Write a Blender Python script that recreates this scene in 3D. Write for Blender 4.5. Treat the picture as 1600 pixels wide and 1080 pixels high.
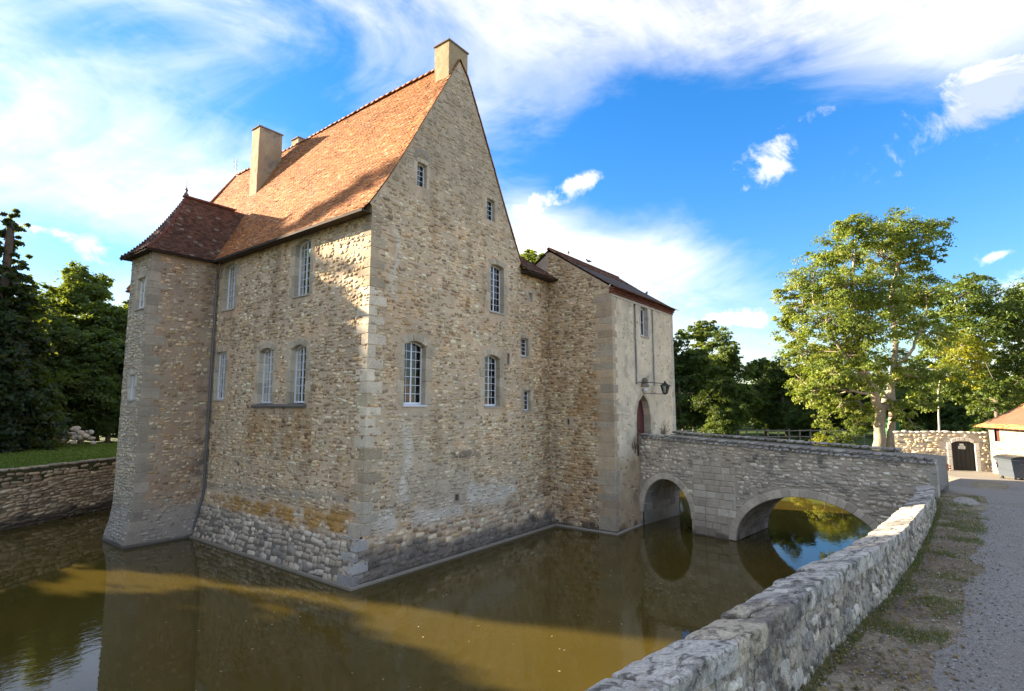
import bpy, math, random
import numpy as np
from mathutils import Vector, Matrix
from mathutils.geometry import delaunay_2d_cdt

for o in list(bpy.data.objects):
    bpy.data.objects.remove(o, do_unlink=True)
S = bpy.context.scene
COL = S.collection
R = math.radians
# ------------------------------------------------------------------ camera
# world frame: origin at the waterline foot of the manor's near corner, X along the gable wall, Y along the eaves wall, Z above the water
EYE = Vector((-9.67, -12.96, 5.0))
PITCH, YAW, FPX = R(6.474), R(-52.64), 846.0
cam = bpy.data.cameras.new('camera'); cam.sensor_width = 36; cam.lens = FPX / 1600 * 36
cam.clip_start = 0.05; cam.clip_end = 4000
co = bpy.data.objects.new('camera', cam); COL.objects.link(co)
co.location = EYE; co.rotation_euler = (R(90) + PITCH, 0, YAW)
S.camera = co
FW = np.array([-math.sin(YAW), math.cos(YAW), 0]); RT = np.array([math.cos(YAW), math.sin(YAW), 0])
def ray(px, py):
    u, v = px - 800, 540 - py
    up = -FW * math.sin(PITCH) + np.array([0, 0, math.cos(PITCH)])
    f = FW * math.cos(PITCH) + np.array([0, 0, math.sin(PITCH)])
    d = RT * u + up * v + f * FPX
    return d / np.linalg.norm(d)
def at(px, py, D):
    """point on a sight line at horizontal distance D in front of the camera"""
    d = ray(px, py); return np.array(EYE) + d * (D / (d @ FW))
# ------------------------------------------------------------------ light
SUN = np.array([0.265, -0.915, -0.305]); SUN /= np.linalg.norm(SUN)      # direction the light travels
SUN_EL = math.asin(-SUN[2]); SUN_AZ = math.atan2(-SUN[0], -SUN[1])
sl = bpy.data.lights.new('sun', 'SUN'); sl.energy = 3.8; sl.angle = R(0.6); sl.color = (1.0, 0.83, 0.60)
so = bpy.data.objects.new('sun', sl); COL.objects.link(so)
so.rotation_euler = Vector(-SUN).to_track_quat('Z', 'Y').to_euler(); so.location = (-20, 60, 40)
w = bpy.data.worlds.new('World'); S.world = w; w.use_nodes = True
S.view_settings.view_transform = 'Standard'; S.view_settings.look = 'None'
S.view_settings.exposure = 2.78; S.view_settings.gamma = 1.0

class NT:
    """small helper round a node tree"""
    def __init__(s, tree): s.t = tree; s.n = tree.nodes; s.l = tree.links
    def node(s, kind, **kw):
        x = s.n.new(kind)
        ins = kw.pop('ins', {})
        for k, v in kw.items(): setattr(x, k, v)
        for k, v in ins.items():
            if isinstance(v, bpy.types.NodeSocket): s.l.new(v, x.inputs[k])
            else: x.inputs[k].default_value = v
        return x
    def math(s, op, a, b=None, c=None, clamp=False):
        x = s.n.new('ShaderNodeMath'); x.operation = op; x.use_clamp = clamp
        for i, v in enumerate((a, b, c)):
            if v is None: continue
            if isinstance(v, bpy.types.NodeSocket): s.l.new(v, x.inputs[i])
            else: x.inputs[i].default_value = v
        return x.outputs[0]
    def mix(s, fac, a, b, blend='MIX'):
        x = s.n.new('ShaderNodeMix'); x.data_type = 'RGBA'; x.blend_type = blend
        for i, v in ((0, fac), (6, a), (7, b)):
            if isinstance(v, bpy.types.NodeSocket): s.l.new(v, x.inputs[i])
            else: x.inputs[i].default_value = v if i == 0 else (*v[:3], 1)
        return x.outputs[2]
    def noise(s, vec, scale, detail=4, rough=.55, dist=0.0):
        x = s.n.new('ShaderNodeTexNoise'); x.inputs['Scale'].default_value = scale
        x.inputs['Detail'].default_value = detail; x.inputs['Roughness'].default_value = rough; x.inputs['Distortion'].default_value = dist
        if vec is not None: s.l.new(vec, x.inputs['Vector'])
        return x.outputs['Fac']
    def ramp(s, v, lo, hi, a=0.0, b=1.0, smooth=True):
        x = s.n.new('ShaderNodeMapRange'); x.interpolation_type = 'SMOOTHSTEP' if smooth else 'LINEAR'
        s.l.new(v, x.inputs[0])
        for i, q in enumerate((lo, hi, a, b)): x.inputs[i + 1].default_value = q
        return x.outputs[0]

def build_world():
    N = NT(w.node_tree); N.n.clear()
    sky = N.node('ShaderNodeTexSky', sky_type='NISHITA', sun_disc=False, sun_elevation=SUN_EL, sun_rotation=SUN_AZ,
                 air_density=1.0, dust_density=0.2, ozone_density=2.2, altitude=200)
    hs = N.node('ShaderNodeHueSaturation', ins={'Hue': 0.508, 'Saturation': 1.38, 'Value': 1.0, 'Color': sky.outputs[0]}).outputs[0]
    lum = N.node('ShaderNodeRGBToBW', ins={0: hs}).outputs[0]
    hs = N.node('ShaderNodeVectorMath', operation='SCALE', ins={0: hs, 'Scale': N.math('DIVIDE', 0.60, N.math('MULTIPLY_ADD', lum, .16, 1.0))}).outputs[0]   # soften the bright horizon
    tc = N.node('ShaderNodeTexCoord').outputs['Generated']
    # veils of high cloud: stretched, warped noise over the whole dome
    mp = N.node('ShaderNodeMapping', ins={'Vector': tc, 'Rotation': (R(18), R(-24), R(35)), 'Scale': (1.0, 1.0, 2.3)}).outputs[0]
    nA = N.noise(mp, 2.0, 6, .60, 1.0); nB = N.noise(mp, 8.5, 5, .62, .6)
    def blob(px, py, rx, ry, amp, tilt=0.0, acc=None):
        """soft patch of more (or less) cloud around one direction; sizes in radians across and up"""
        d = Vector(ray(px, py)); r_ = Vector((d.y, -d.x, 0)).normalized(); u_ = r_.cross(d).normalized(); c, s_ = math.cos(R(tilt)), math.sin(R(tilt))
        e1 = r_ * c + u_ * s_; e2 = u_ * c - r_ * s_; e3 = e1.cross(e2); m = Matrix((e1, e2, e3)).transposed()
        q = N.node('ShaderNodeMapping', vector_type='TEXTURE', ins={'Vector': tc, 'Location': d, 'Rotation': m.to_euler(), 'Scale': (rx, ry, .9)}).outputs[0]
        g_ = N.node('ShaderNodeTexGradient', gradient_type='QUADRATIC_SPHERE', ins={'Vector': q}).outputs['Fac']
        return N.math('MULTIPLY_ADD', g_, amp, acc if acc is not None else 0.0)
    wide = None
    for b in ((60, 150, .95, .70, .05), (1200, 20, .75, .17, .17, -4), (1530, 80, .36, .20, .12, -12), (980, 390, .50, .13, .27, -6), (830, 330, .15, .12, .22),
              (1080, 205, .52, .25, -.55), (1400, 330, .54, .26, -.62), (460, 165, .28, .16, -.30, 20), (110, 385, .26, .11, -.30), (150, 60, .34, .12, -.12, 10)):
        wide = blob(*b, acc=wide)
    cover = N.ramp(N.math('ADD', N.math('MULTIPLY_ADD', nA, .78, N.math('MULTIPLY', nB, .22)), wide), 0.30, 0.76)
    # heaped clouds with ragged edges
    puff = None
    for b in ((1208, 262, .11, .075, .95, 8), (1250, 188, .11, .05, .75, 28), (895, 288, .12, .030, .85, 12), (830, 330, .13, .06, .8, 20), (75, 360, .22, .055, .8, -6), (1500, 180, .19, .10, 1.0, 14), (1585, 120, .15, .10, .9),
              (1140, 500, .22, .055, 1.0), (1600, 455, .13, .08, 1.0), (1560, 400, .05, .02, .8, 8)):
        puff = blob(*b, acc=puff)
    nC = N.noise(tc, 12.0, 6, .68, .6)
    pcov = N.ramp(N.math('MULTIPLY_ADD', N.math('SUBTRACT', N.math('MULTIPLY_ADD', nC, .6, N.math('MULTIPLY', nB, .4)), .5), 3.6, puff), 0.30, 1.10)
    allc = N.math('MAXIMUM', N.math('MULTIPLY', cover, .72), N.math('MULTIPLY', pcov, N.ramp(puff, .0, .2)))
    # thick cloud goes grey underneath
    under = N.math('MULTIPLY_ADD', N.ramp(nB, .44, .66), .42, N.math('MULTIPLY', blob(1545, 185, .34, .15, 1.5, 14), N.ramp(nA, .35, .62, .45, 1.0)), clamp=True)
    ccol = N.mix(under, (3.35, 3.02, 2.50), (1.05, 1.22, 1.48))
    col = N.mix(allc, hs, ccol)
    bg = N.node('ShaderNodeBackground', ins={'Color': col, 'Strength': 0.10})
    N.node('ShaderNodeOutputWorld', ins={'Surface': bg.outputs[0]})
build_world()
# ------------------------------------------------------------------ numeric helpers
rng = np.random.default_rng(11)
def sstep(x, a, b):
    t = np.clip((np.asarray(x, float) - a) / (b - a), 0, 1); return t * t * (3 - 2 * t)
def _h(i, j, k, seed):
    n = (i * 374761393 + j * 668265263 + k * 1274126177 + seed * 974711) & 0x7fffffff
    n = ((n ^ (n >> 13)) * 1103515245 + 12345) & 0x7fffffff
    n = (n ^ (n >> 16)) * 2246822519 & 0x7fffffff
    return ((n ^ (n >> 15)) & 0xffff) / 32767.5 - 1
def vnoise(P, seed=0):
    P = np.asarray(P, float); I = np.floor(P).astype(np.int64); f = P - I; f = f * f * (3 - 2 * f)
    r = 0
    for a in (0, 1):
        for b in (0, 1):
            for c in (0, 1):
                wt = (f[..., 0] if a else 1 - f[..., 0]) * (f[..., 1] if b else 1 - f[..., 1]) * (f[..., 2] if c else 1 - f[..., 2])
                r = r + wt * _h(I[..., 0] + a, I[..., 1] + b, I[..., 2] + c, seed)
    return r
def fbm(P, sc=1.0, octv=3, seed=0):
    P = np.asarray(P, float) * sc; r = 0; a = 1; t = 0
    for o in range(octv):
        r = r + a * vnoise(P * 2 ** o, seed + 17 * o); t += a; a *= .5
    return r / t
def lerp(a, b, t):
    t = np.asarray(t)[..., None]; return a * (1 - t) + np.asarray(b) * t
# ------------------------------------------------------------------ object helpers
def link(o, parent):
    COL.objects.link(o)
    if parent is not None:
        o.parent = parent
        if parent.type == 'EMPTY' and not parent.get('_local'): o.matrix_parent_inverse = Matrix.Translation(-Vector(parent.location))
def mesh(name, V, F, mat, col=None, smooth=False):
    V = np.asarray(V, float).reshape(-1, 3)
    if not isinstance(F, (list, tuple)): F = [F]
    F = [np.asarray(f, dtype=np.int64) for f in F if len(f)]
    me = bpy.data.meshes.new(name)
    nl = sum(f.size for f in F); npoly = sum(len(f) for f in F)
    me.vertices.add(len(V)); me.vertices.foreach_set('co', V.astype(np.float32).ravel())
    me.loops.add(nl); me.polygons.add(npoly)
    me.loops.foreach_set('vertex_index', np.concatenate([f.ravel() for f in F]).astype(np.int32))
    tot = np.concatenate([np.full(len(f), f.shape[1]) for f in F]); st = np.concatenate([[0], np.cumsum(tot)[:-1]])
    me.polygons.foreach_set('loop_start', st.astype(np.int32))
    me.polygons.foreach_set('use_smooth', np.full(npoly, bool(smooth)))
    me.update(calc_edges=True); me.validate()
    if col is not None:
        c = np.ones((len(V), 4), np.float32); c[:, :3] = np.clip(np.broadcast_to(np.asarray(col, float), (len(V), 3)), 0, 1)
        a = me.attributes.new('col', 'FLOAT_COLOR', 'POINT'); a.data.foreach_set('color', c.ravel())
    if mat is not None: me.materials.append(mat)
    return me
def obj(name, V, F, mat, parent=None, col=None, smooth=False, kind=None):
    o = bpy.data.objects.new(name, mesh(name, V, F, mat, col, smooth)); link(o, parent)
    if kind: o['kind'] = kind
    return o
def inst(name, me, parent, loc=(0, 0, 0), rot=(0, 0, 0), scale=(1, 1, 1)):
    o = bpy.data.objects.new(name, me); link(o, parent); o.location = loc; o.rotation_euler = rot; o.scale = scale; return o
def tag(o, label, cat, group=None):
    o['label'] = label; o['category'] = cat
    if group: o['group'] = group
    return o
def thing(name, label, cat, loc, group=None, local=False, rz=0.0, scale=1.0):
    o = bpy.data.objects.new(name, None); COL.objects.link(o); o.location = loc
    o.empty_display_size = .2
    if local: o['_local'] = 1; o.rotation_euler = (0, 0, rz); o.scale = (scale,) * 3 if np.isscalar(scale) else scale
    o['kind'] = 'thing'
    return tag(o, label, cat, group)
class MB:
    """collects pieces into one mesh"""
    def __init__(s): s.V = []; s.F = {}; s.C = []; s.n = 0
    def add(s, V, F, col=None):
        V = np.asarray(V, float).reshape(-1, 3)
        for f in (F if isinstance(F, (list, tuple)) and len(F) and np.ndim(F[0]) == 2 else [F]):
            f = np.asarray(f, np.int64); s.F.setdefault(f.shape[1], []).append(f + s.n)
        s.V.append(V); s.n += len(V)
        s.C.append(np.broadcast_to(np.asarray(col if col is not None else (.5, .5, .5), float), (len(V), 3)))
        return s
    def box(s, lo, hi, col=None, bev=0.0):
        V, F = boxgeo(lo, hi, bev); return s.add(V, F, col)
    def tube(s, P, r, k=8, col=None):
        V, F = tubegeo(P, r, k); return s.add(V, F, col)
    def build(s, name, mat, parent=None, smooth=False, kind=None):
        return obj(name, np.concatenate(s.V), [np.concatenate(v) for v in s.F.values()], mat, parent, np.concatenate(s.C), smooth, kind)
BOXF = np.array([[0, 3, 2, 1], [4, 5, 6, 7], [0, 1, 5, 4], [1, 2, 6, 5], [2, 3, 7, 6], [3, 0, 4, 7]])
def boxgeo(lo, hi, bev=0.0):
    lo = np.array(lo, float); hi = np.array(hi, float)
    if bev <= 0:
        (a, b, c), (d, e, f) = lo, hi
        return np.array([[a, b, c], [d, b, c], [d, e, c], [a, e, c], [a, b, f], [d, b, f], [d, e, f], [a, e, f]]), BOXF
    V = []; idx = {}
    for sx in (0, 1):
        for sy in (0, 1):
            for sz in (0, 1):
                c = np.where([sx, sy, sz], hi, lo); d = np.where([sx, sy, sz], -bev, bev)
                for ax in range(3):                      # the vertex lying on the face of axis ax
                    p = c + d; p[ax] = c[ax]; idx[sx, sy, sz, ax] = len(V); V.append(p)
    q = []; t = []
    for ax in range(3):
        o = [i for i in range(3) if i != ax]
        for sd in (0, 1):
            loop = []
            for a, b in ((0, 0), (1, 0), (1, 1), (0, 1)):
                k = [0, 0, 0]; k[ax] = sd; k[o[0]] = a; k[o[1]] = b; loop.append(idx[k[0], k[1], k[2], ax])
            q.append(loop if (sd == 1) ^ (ax == 1) else loop[::-1])
    for ax in range(3):                                  # bevel quads along each edge parallel to ax
        o = [i for i in range(3) if i != ax]
        for a in (0, 1):
            for b in (0, 1):
                k0 = [0, 0, 0]; k1 = [0, 0, 0]; k1[ax] = 1
                for k in (k0, k1): k[o[0]] = a; k[o[1]] = b
                loop = [idx[(*k0, o[0])], idx[(*k1, o[0])], idx[(*k1, o[1])], idx[(*k0, o[1])]]
                q.append(loop if (a ^ b) ^ (ax == 1) else loop[::-1])
    for sx in (0, 1):
        for sy in (0, 1):
            for sz in (0, 1):
                l = [idx[sx, sy, sz, i] for i in range(3)]
                t.append(l if (sx + sy + sz) % 2 else l[::-1])
    return np.array(V), [np.array(q), np.array(t)]
def tubegeo(P, r, k=8):
    P = np.asarray(P, float); n = len(P); r = np.broadcast_to(np.asarray(r, float), (n,))
    T = np.gradient(P, axis=0); T /= np.linalg.norm(T, axis=1)[:, None] + 1e-9
    ref = np.array([0, 0, 1.]) if abs(T[:, 2]).mean() < .8 else np.array([1., 0, 0])
    A = np.cross(T, ref); A /= np.linalg.norm(A, axis=1)[:, None] + 1e-9; Bv = np.cross(T, A)
    th = np.arange(k) * 2 * math.pi / k
    V = P[:, None] + r[:, None, None] * (np.cos(th)[None, :, None] * A[:, None] + np.sin(th)[None, :, None] * Bv[:, None])
    i = np.arange(n - 1)[:, None] * k; j = np.arange(k)[None]; j2 = (j + 1) % k
    F = np.stack([i + j, i + k + j, i + k + j2, i + j2], -1).reshape(-1, 4)
    V = np.concatenate([V.reshape(-1, 3), P[:1], P[-1:]])
    c0 = n * k; e = (n - 1) * k
    t = [[c0, a, (a + 1) % k] for a in range(k)] + [[c0 + 1, e + (a + 1) % k, e + a] for a in range(k)]
    return V, [F, np.array(t)]
def lathe(prof, k=12, centre=(0, 0, 0)):
    prof = np.asarray(prof, float); n = len(prof); th = np.arange(k) * 2 * math.pi / k
    V = np.stack([prof[:, 0, None] * np.cos(th), prof[:, 0, None] * np.sin(th), np.repeat(prof[:, 1, None], k, 1)], -1) + np.asarray(centre)
    i = np.arange(n - 1)[:, None] * k; j = np.arange(k)[None]; j2 = (j + 1) % k
    return V.reshape(-1, 3), np.stack([i + j, i + j2, i + k + j2, i + k + j], -1).reshape(-1, 4)

# ------------------------------------------------------------------ materials
def new_mat(name):
    m = bpy.data.materials.new(name); m.use_nodes = True
    N = NT(m.node_tree); b = N.n['Principled BSDF']; return m, N, b
def attr_mat(name, rough=.9, fine=38.0, coarse=3.0, var=.35, bump=.35, bdist=.012, spec=.25, tint=None):
    m, N, b = new_mat(name)
    a = N.node('ShaderNodeAttribute', attribute_name='col').outputs['Color']
    P = N.node('ShaderNodeNewGeometry').outputs['Position']
    n1 = N.noise(P, fine, 6, .65); n2 = N.noise(P, coarse, 5, .6); n3 = N.noise(P, fine * 3.3, 3, .6)
    f = N.math('MULTIPLY', N.ramp(n1, .25, .75, 1 - var, 1 + var, False), N.ramp(n2, .3, .7, 1 - var * .45, 1 + var * .45, False))
    f = N.math('MULTIPLY', f, N.ramp(n3, .25, .75, 1 - var * .5, 1 + var * .5, False))
    c = N.node('ShaderNodeVectorMath', operation='SCALE', ins={0: a, 'Scale': f}).outputs[0]
    N.l.new(c, b.inputs['Base Color']); b.inputs['Roughness'].default_value = rough; b.inputs['Specular IOR Level'].default_value = spec
    hgt = N.math('ADD', n1, N.math('MULTIPLY', n3, .45))
    bp = N.node('ShaderNodeBump', ins={'Strength': bump, 'Distance': bdist, 'Height': hgt}).outputs[0]
    N.l.new(bp, b.inputs['Normal'])
    return m
def plain(name, col, rough=.6, metal=0.0, var=.12, scale=14.0, spec=.4, bump=.08):
    m, N, b = new_mat(name)
    P = N.node('ShaderNodeNewGeometry').outputs['Position']
    n = N.noise(P, scale, 5, .6)
    c = N.mix(n, tuple(x * (1 - var * 1.6) for x in col), tuple(min(1, x * (1 + var * 1.6)) for x in col))
    N.l.new(c, b.inputs['Base Color']); b.inputs['Roughness'].default_value = rough; b.inputs['Metallic'].default_value = metal
    b.inputs['Specular IOR Level'].default_value = spec
    N.l.new(N.node('ShaderNodeBump', ins={'Strength': bump, 'Distance': .01, 'Height': n}).outputs[0], b.inputs['Normal'])
    return m
def leaf_mat(name, trans=.38):
    m, N, b = new_mat(name); N.n.remove(b)
    a = N.node('ShaderNodeAttribute', attribute_name='col').outputs['Color']
    d = N.node('ShaderNodeBsdfDiffuse', ins={'Color': a})
    tcol = N.mix(.55, a, (.30, .34, .03)); tcol = N.mix(1.0, tcol, (1.25, 1.25, .8), 'MULTIPLY')
    t = N.node('ShaderNodeBsdfTranslucent', ins={'Color': tcol})
    g = N.node('ShaderNodeBsdfGlossy', ins={'Color': (.6, .6, .6, 1), 'Roughness': .45})
    x = N.node('ShaderNodeMixShader', ins={0: trans, 1: d.outputs[0], 2: t.outputs[0]})
    y = N.node('ShaderNodeMixShader', ins={0: .035, 1: x.outputs[0], 2: g.outputs[0]})
    N.l.new(y.outputs[0], N.n['Material Output'].inputs[0]); return m
M = {}
M['stone'] = attr_mat('rubble_stone', .92, 34, 2.2, .34, .55, .012)
M['plaster'] = attr_mat('lime_plaster', .95, 22, 1.6, .22, .5, .012)
def lichen_mat():
    m, N, b = new_mat('lichen_stone')
    a = N.node('ShaderNodeAttribute', attribute_name='col').outputs['Color']; P = N.node('ShaderNodeNewGeometry').outputs['Position']
    n1 = N.noise(P, 9, 8, .68, .4); n2 = N.noise(P, 31, 7, .7); n3 = N.noise(P, 5.0, 6, .65, .8); n4 = N.noise(P, 120, 3, .6)
    c = N.node('ShaderNodeVectorMath', operation='SCALE', ins={0: a, 'Scale': N.ramp(n2, .25, .75, .55, 1.4, False)}).outputs[0]
    c = N.mix(N.ramp(n1, .49, .61, 0, .82), c, (.085, .076, .062)); c = N.mix(N.math('MULTIPLY', N.ramp(n2, .56, .68), N.ramp(n3, .42, .60)), c, (.70, .68, .63))
    wp = N.node('ShaderNodeVectorMath', operation='ADD', ins={0: P, 1: N.node('ShaderNodeVectorMath', operation='SCALE', ins={0: N.node('ShaderNodeTexNoise', ins={'Vector': P, 'Scale': 7.0, 'Detail': 5.0}).outputs['Color'], 'Scale': .22}).outputs[0]}).outputs[0]
    ck = N.ramp(N.node('ShaderNodeTexVoronoi', feature='DISTANCE_TO_EDGE', ins={'Vector': wp, 'Scale': 4.2}).outputs['Distance'], .0, .035, 1.0, 0.0); ck = N.math('MULTIPLY', ck, N.ramp(n3, .40, .52))
    c = N.mix(N.math('MULTIPLY', ck, .25), c, (.045, .04, .033)); c = N.mix(N.ramp(n3, .60, .72, 0, .5), c, (.40, .31, .16)); c = N.mix(N.ramp(n4, .35, .65, .3, 0), c, (.05, .047, .04))
    N.l.new(c, b.inputs['Base Color']); b.inputs['Roughness'].default_value = .93; b.inputs['Specular IOR Level'].default_value = .2
    h = N.math('SUBTRACT', N.math('ADD', N.math('MULTIPLY', n1, 1.0), N.math('MULTIPLY_ADD', n2, .55, N.math('MULTIPLY', n4, .12))), N.math('MULTIPLY', ck, .25))
    N.l.new(N.node('ShaderNodeBump', ins={'Strength': .9, 'Distance': .016, 'Height': h}).outputs[0], b.inputs['Normal']); return m
M['near_stone'] = lichen_mat()
M['tile'] = attr_mat('clay_tile', .85, 30, 1.2, .32, .4, .008)
M['ground'] = attr_mat('earth', .97, 16, 1.5, .55, .8, .03, .15)
M['wood'] = attr_mat('weathered_wood', .85, 24, 3, .3, .3, .006)
M['bark'] = attr_mat('bark', .95, 14, 3, .4, .9, .03, .15)
M['leaf'] = leaf_mat('leaves')
M['grass'] = leaf_mat('grass_blades', .3)
M['white'] = plain('white_paint', (.74, .76, .80), .45)
M['iron'] = plain('black_iron', (.022, .022, .024), .55, .3)
M['lead'] = plain('zinc', (.16, .15, .15), .5, .4)
M['door'] = plain('oxblood_door_paint', (.085, .012, .014), .5)
M['black_door'] = plain('black_door_paint', (.012, .012, .014), .5)
M['sign'] = plain('sign_white', (.72, .72, .72), .5, var=.02)
M['sign_ink'] = plain('sign_ink', (.10, .10, .10), .5, var=.02)
M['bin'] = plain('grey_plastic', (.07, .085, .105), .45)
M['bin_lid'] = plain('dark_plastic', (.03, .035, .04), .4)
M['green'] = plain('green_paint', (.02, .13, .035), .5)
M['red_curtain'] = plain('red_curtain', (.55, .10, .07), .9)
M['red_strip'] = plain('red_reflective', (.55, .06, .05), .5)
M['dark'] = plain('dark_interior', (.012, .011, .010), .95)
def glass():
    m, N, b = new_mat('window_glass'); N.n.remove(b)
    P = N.node('ShaderNodeNewGeometry').outputs['Position']
    bp = N.node('ShaderNodeBump', ins={'Strength': .06, 'Distance': .02, 'Height': N.noise(P, 5.0, 2)}).outputs[0]
    gl = N.node('ShaderNodeBsdfGlossy', ins={'Color': (.9, .95, 1, 1), 'Roughness': .02, 'Normal': bp})
    tr = N.node('ShaderNodeBsdfTransparent', ins={'Color': (.62, .68, .68, 1)})
    fr = N.node('ShaderNodeFresnel', ins={'IOR': 1.55, 'Normal': bp})
    N.l.new(N.node('ShaderNodeMixShader', ins={0: fr.outputs[0], 1: tr.outputs[0], 2: gl.outputs[0]}).outputs[0], N.n['Material Output'].inputs[0])
    return m
M['glass'] = glass()
def water_mat():
    m, N, b = new_mat('moat_water')
    P = N.node('ShaderNodeNewGeometry').outputs['Position']
    n = N.noise(P, .35, 4, .6)
    c = N.mix(n, (.056, .042, .0085), (.078, .058, .012))
    N.l.new(c, b.inputs['Base Color']); b.inputs['Roughness'].default_value = .012; b.inputs['IOR'].default_value = 1.33
    mp = N.node('ShaderNodeMapping', ins={'Vector': P, 'Rotation': (0, 0, R(25)), 'Scale': (1.0, 2.1, 1)}).outputs[0]
    calm = N.ramp(N.noise(P, .16, 2), .40, .66, .12, 1.0)
    hgt = N.math('MULTIPLY', N.math('ADD', N.math('MULTIPLY', N.noise(mp, 2.6, 3, .5, .3), .6), N.math('MULTIPLY', N.noise(mp, 9.0, 2, .5), .14)), calm)
    N.l.new(N.node('ShaderNodeBump', ins={'Strength': .10, 'Distance': .06, 'Height': hgt}).outputs[0], b.inputs['Normal'])
    return m
M['water'] = water_mat()
def road_mat():
    m, N, b = new_mat('gravelled_asphalt')
    P = N.node('ShaderNodeNewGeometry').outputs['Position']
    v = N.node('ShaderNodeTexVoronoi', feature='F1', ins={'Vector': P, 'Scale': 105.0})
    v2 = N.node('ShaderNodeTexVoronoi', feature='F1', ins={'Vector': P, 'Scale': 70.0})
    n = N.noise(P, .9, 5, .6); nf = N.noise(P, 130, 2)
    sp = N.node('ShaderNodeSeparateColor', ins={0: v.outputs['Color']}).outputs[0]
    sp2 = N.node('ShaderNodeSeparateColor', ins={0: v2.outputs['Color']}).outputs[1]
    c = N.mix(sp, (.18, .158, .128), (.36, .325, .275))
    c = N.mix(N.ramp(sp2, .93, .97), c, (.46, .45, .43))
    c = N.mix(N.ramp(n, .42, .74, 0, .7), c, (.24, .205, .15))
    c = N.mix(N.ramp(nf, .3, .7, .35, 0), c, (.03, .03, .035))
    N.l.new(c, b.inputs['Base Color']); b.inputs['Roughness'].default_value = .9
    h = N.math('ADD', N.math('SUBTRACT', .5, v.outputs['Distance']), N.math('MULTIPLY', sp, .6))
    N.l.new(N.node('ShaderNodeBump', ins={'Strength': .6, 'Distance': .006, 'Height': h}).outputs[0], b.inputs['Normal'])
    return m
M['road'] = road_mat()

# ------------------------------------------------------------------ masonry
def layout(ulo, uhi, v0, v1, h=(.055, .145), l=(.075, .28), holes=(), seed=0, keep=.93):
    """irregular courses of stones in a (u,v) plane -> centres, half sizes"""
    g = np.random.default_rng(seed); Cc = []; Ss = []; v = v0
    while v < v1 - .02:
        hh = g.uniform(*h); vc = v + hh / 2; v += hh
        if v > v1 + .03: break
        a, b = ulo(min(vc + hh * .4, v1)), uhi(min(vc + hh * .4, v1))
        u = a + g.uniform(.0, .06); ph = g.uniform(0, 7)
        while u < b - .05:
            L = min(g.uniform(*l) * g.choice([.7, 1, 1, 1.25]), b - u)
            if L < .05: break
            uc = u + L / 2; u += L + .005
            if g.random() > keep: continue
            sh = g.uniform(.72, 1.12)
            vv = vc + g.uniform(-.26, .26) * hh + .02 * math.sin(uc * 2.1 + ph)
            if any(h0 - L * .42 < uc < h1 + L * .42 and k0 - hh * .4 < vv < k1 + hh * .4 for h0, h1, k0, k1 in holes): continue
            Cc.append((uc, vv)); Ss.append((L / 2 - .005, hh * sh / 2 - .004))
    return np.array(Cc), np.array(Ss)
UNIT = {8: np.array([(1, .60), (.74, 1), (-.70, 1), (-1, .66), (-1, -.62), (-.72, -1), (.66, -1), (1, -.68)]),
        12: np.array([(1, .2), (.95, .7), (.6, 1), (0, 1.04), (-.6, 1), (-.96, .68), (-1.02, .05), (-.95, -.68), (-.58, -1), (0, -1.03), (.6, -1), (.96, -.7)])}
def stone_geo(Cc, Ss, f, proud=(.006, .03), seed=0, K=8, rings=((1.0, None), (.87, 1.0)), jit=.2):
    """stones as low domed slabs; returns V (N,m,3) and one face template"""
    g = np.random.default_rng(seed); n = len(Cc); U = UNIT[K][None] + g.uniform(-jit, jit, (n, K, 2))
    an = g.uniform(-.17, .17, n); ca, sa = np.cos(an), np.sin(an)
    pr = g.uniform(*proud, n)
    L = U * Ss[:, None]
    L = np.stack([L[..., 0] * ca[:, None] - L[..., 1] * sa[:, None], L[..., 0] * sa[:, None] + L[..., 1] * ca[:, None]], -1)
    tiltu = g.uniform(-.10, .10, (n, 1)); tiltv = g.uniform(-.14, .10, (n, 1))
    uvw = []
    for s, k in rings:
        p = L * s + Cc[:, None]
        wv = np.full((n, K), -.035) if k is None else pr[:, None] * k + tiltu * L[..., 0] * s + tiltv * L[..., 1] * s
        uvw.append(np.concatenate([p, wv[..., None]], -1))
    cpt = np.concatenate([Cc, (pr * 1.08 + .003)[:, None]], -1)[:, None]
    A = np.concatenate(uvw + [cpt], 1)
    V = f(A[..., 0], A[..., 1], A[..., 2])
    q = []; t = []
    for r_ in range(len(rings) - 1):
        for i in range(K):
            j = (i + 1) % K; q.append([r_ * K + i, r_ * K + j, (r_ + 1) * K + j, (r_ + 1) * K + i])
    e = (len(rings) - 1) * K
    for i in range(K): t.append([e + i, e + (i + 1) % K, len(rings) * K])
    return V, np.array(q), np.array(t)
PAL = np.array([(.60, .46, .285), (.48, .35, .205), (.70, .57, .385), (.37, .285, .19), (.54, .39, .21), (.38, .255, .145), (.68, .545, .35), (.56, .44, .29), (.74, .63, .45), (.32, .235, .155)])
PAL = np.clip(PAL * 1.10, 0, .78)
def stone_colours(Pc, tintf, seed=0, pal=PAL, spread=.22):
    g = np.random.default_rng(seed); n = len(Pc)
    c = pal[g.integers(0, len(pal), n)] * g.uniform(1 - spread, 1 + spread, (n, 1))
    return np.clip(tintf(Pc, c, 1.0), .01, .85)
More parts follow.
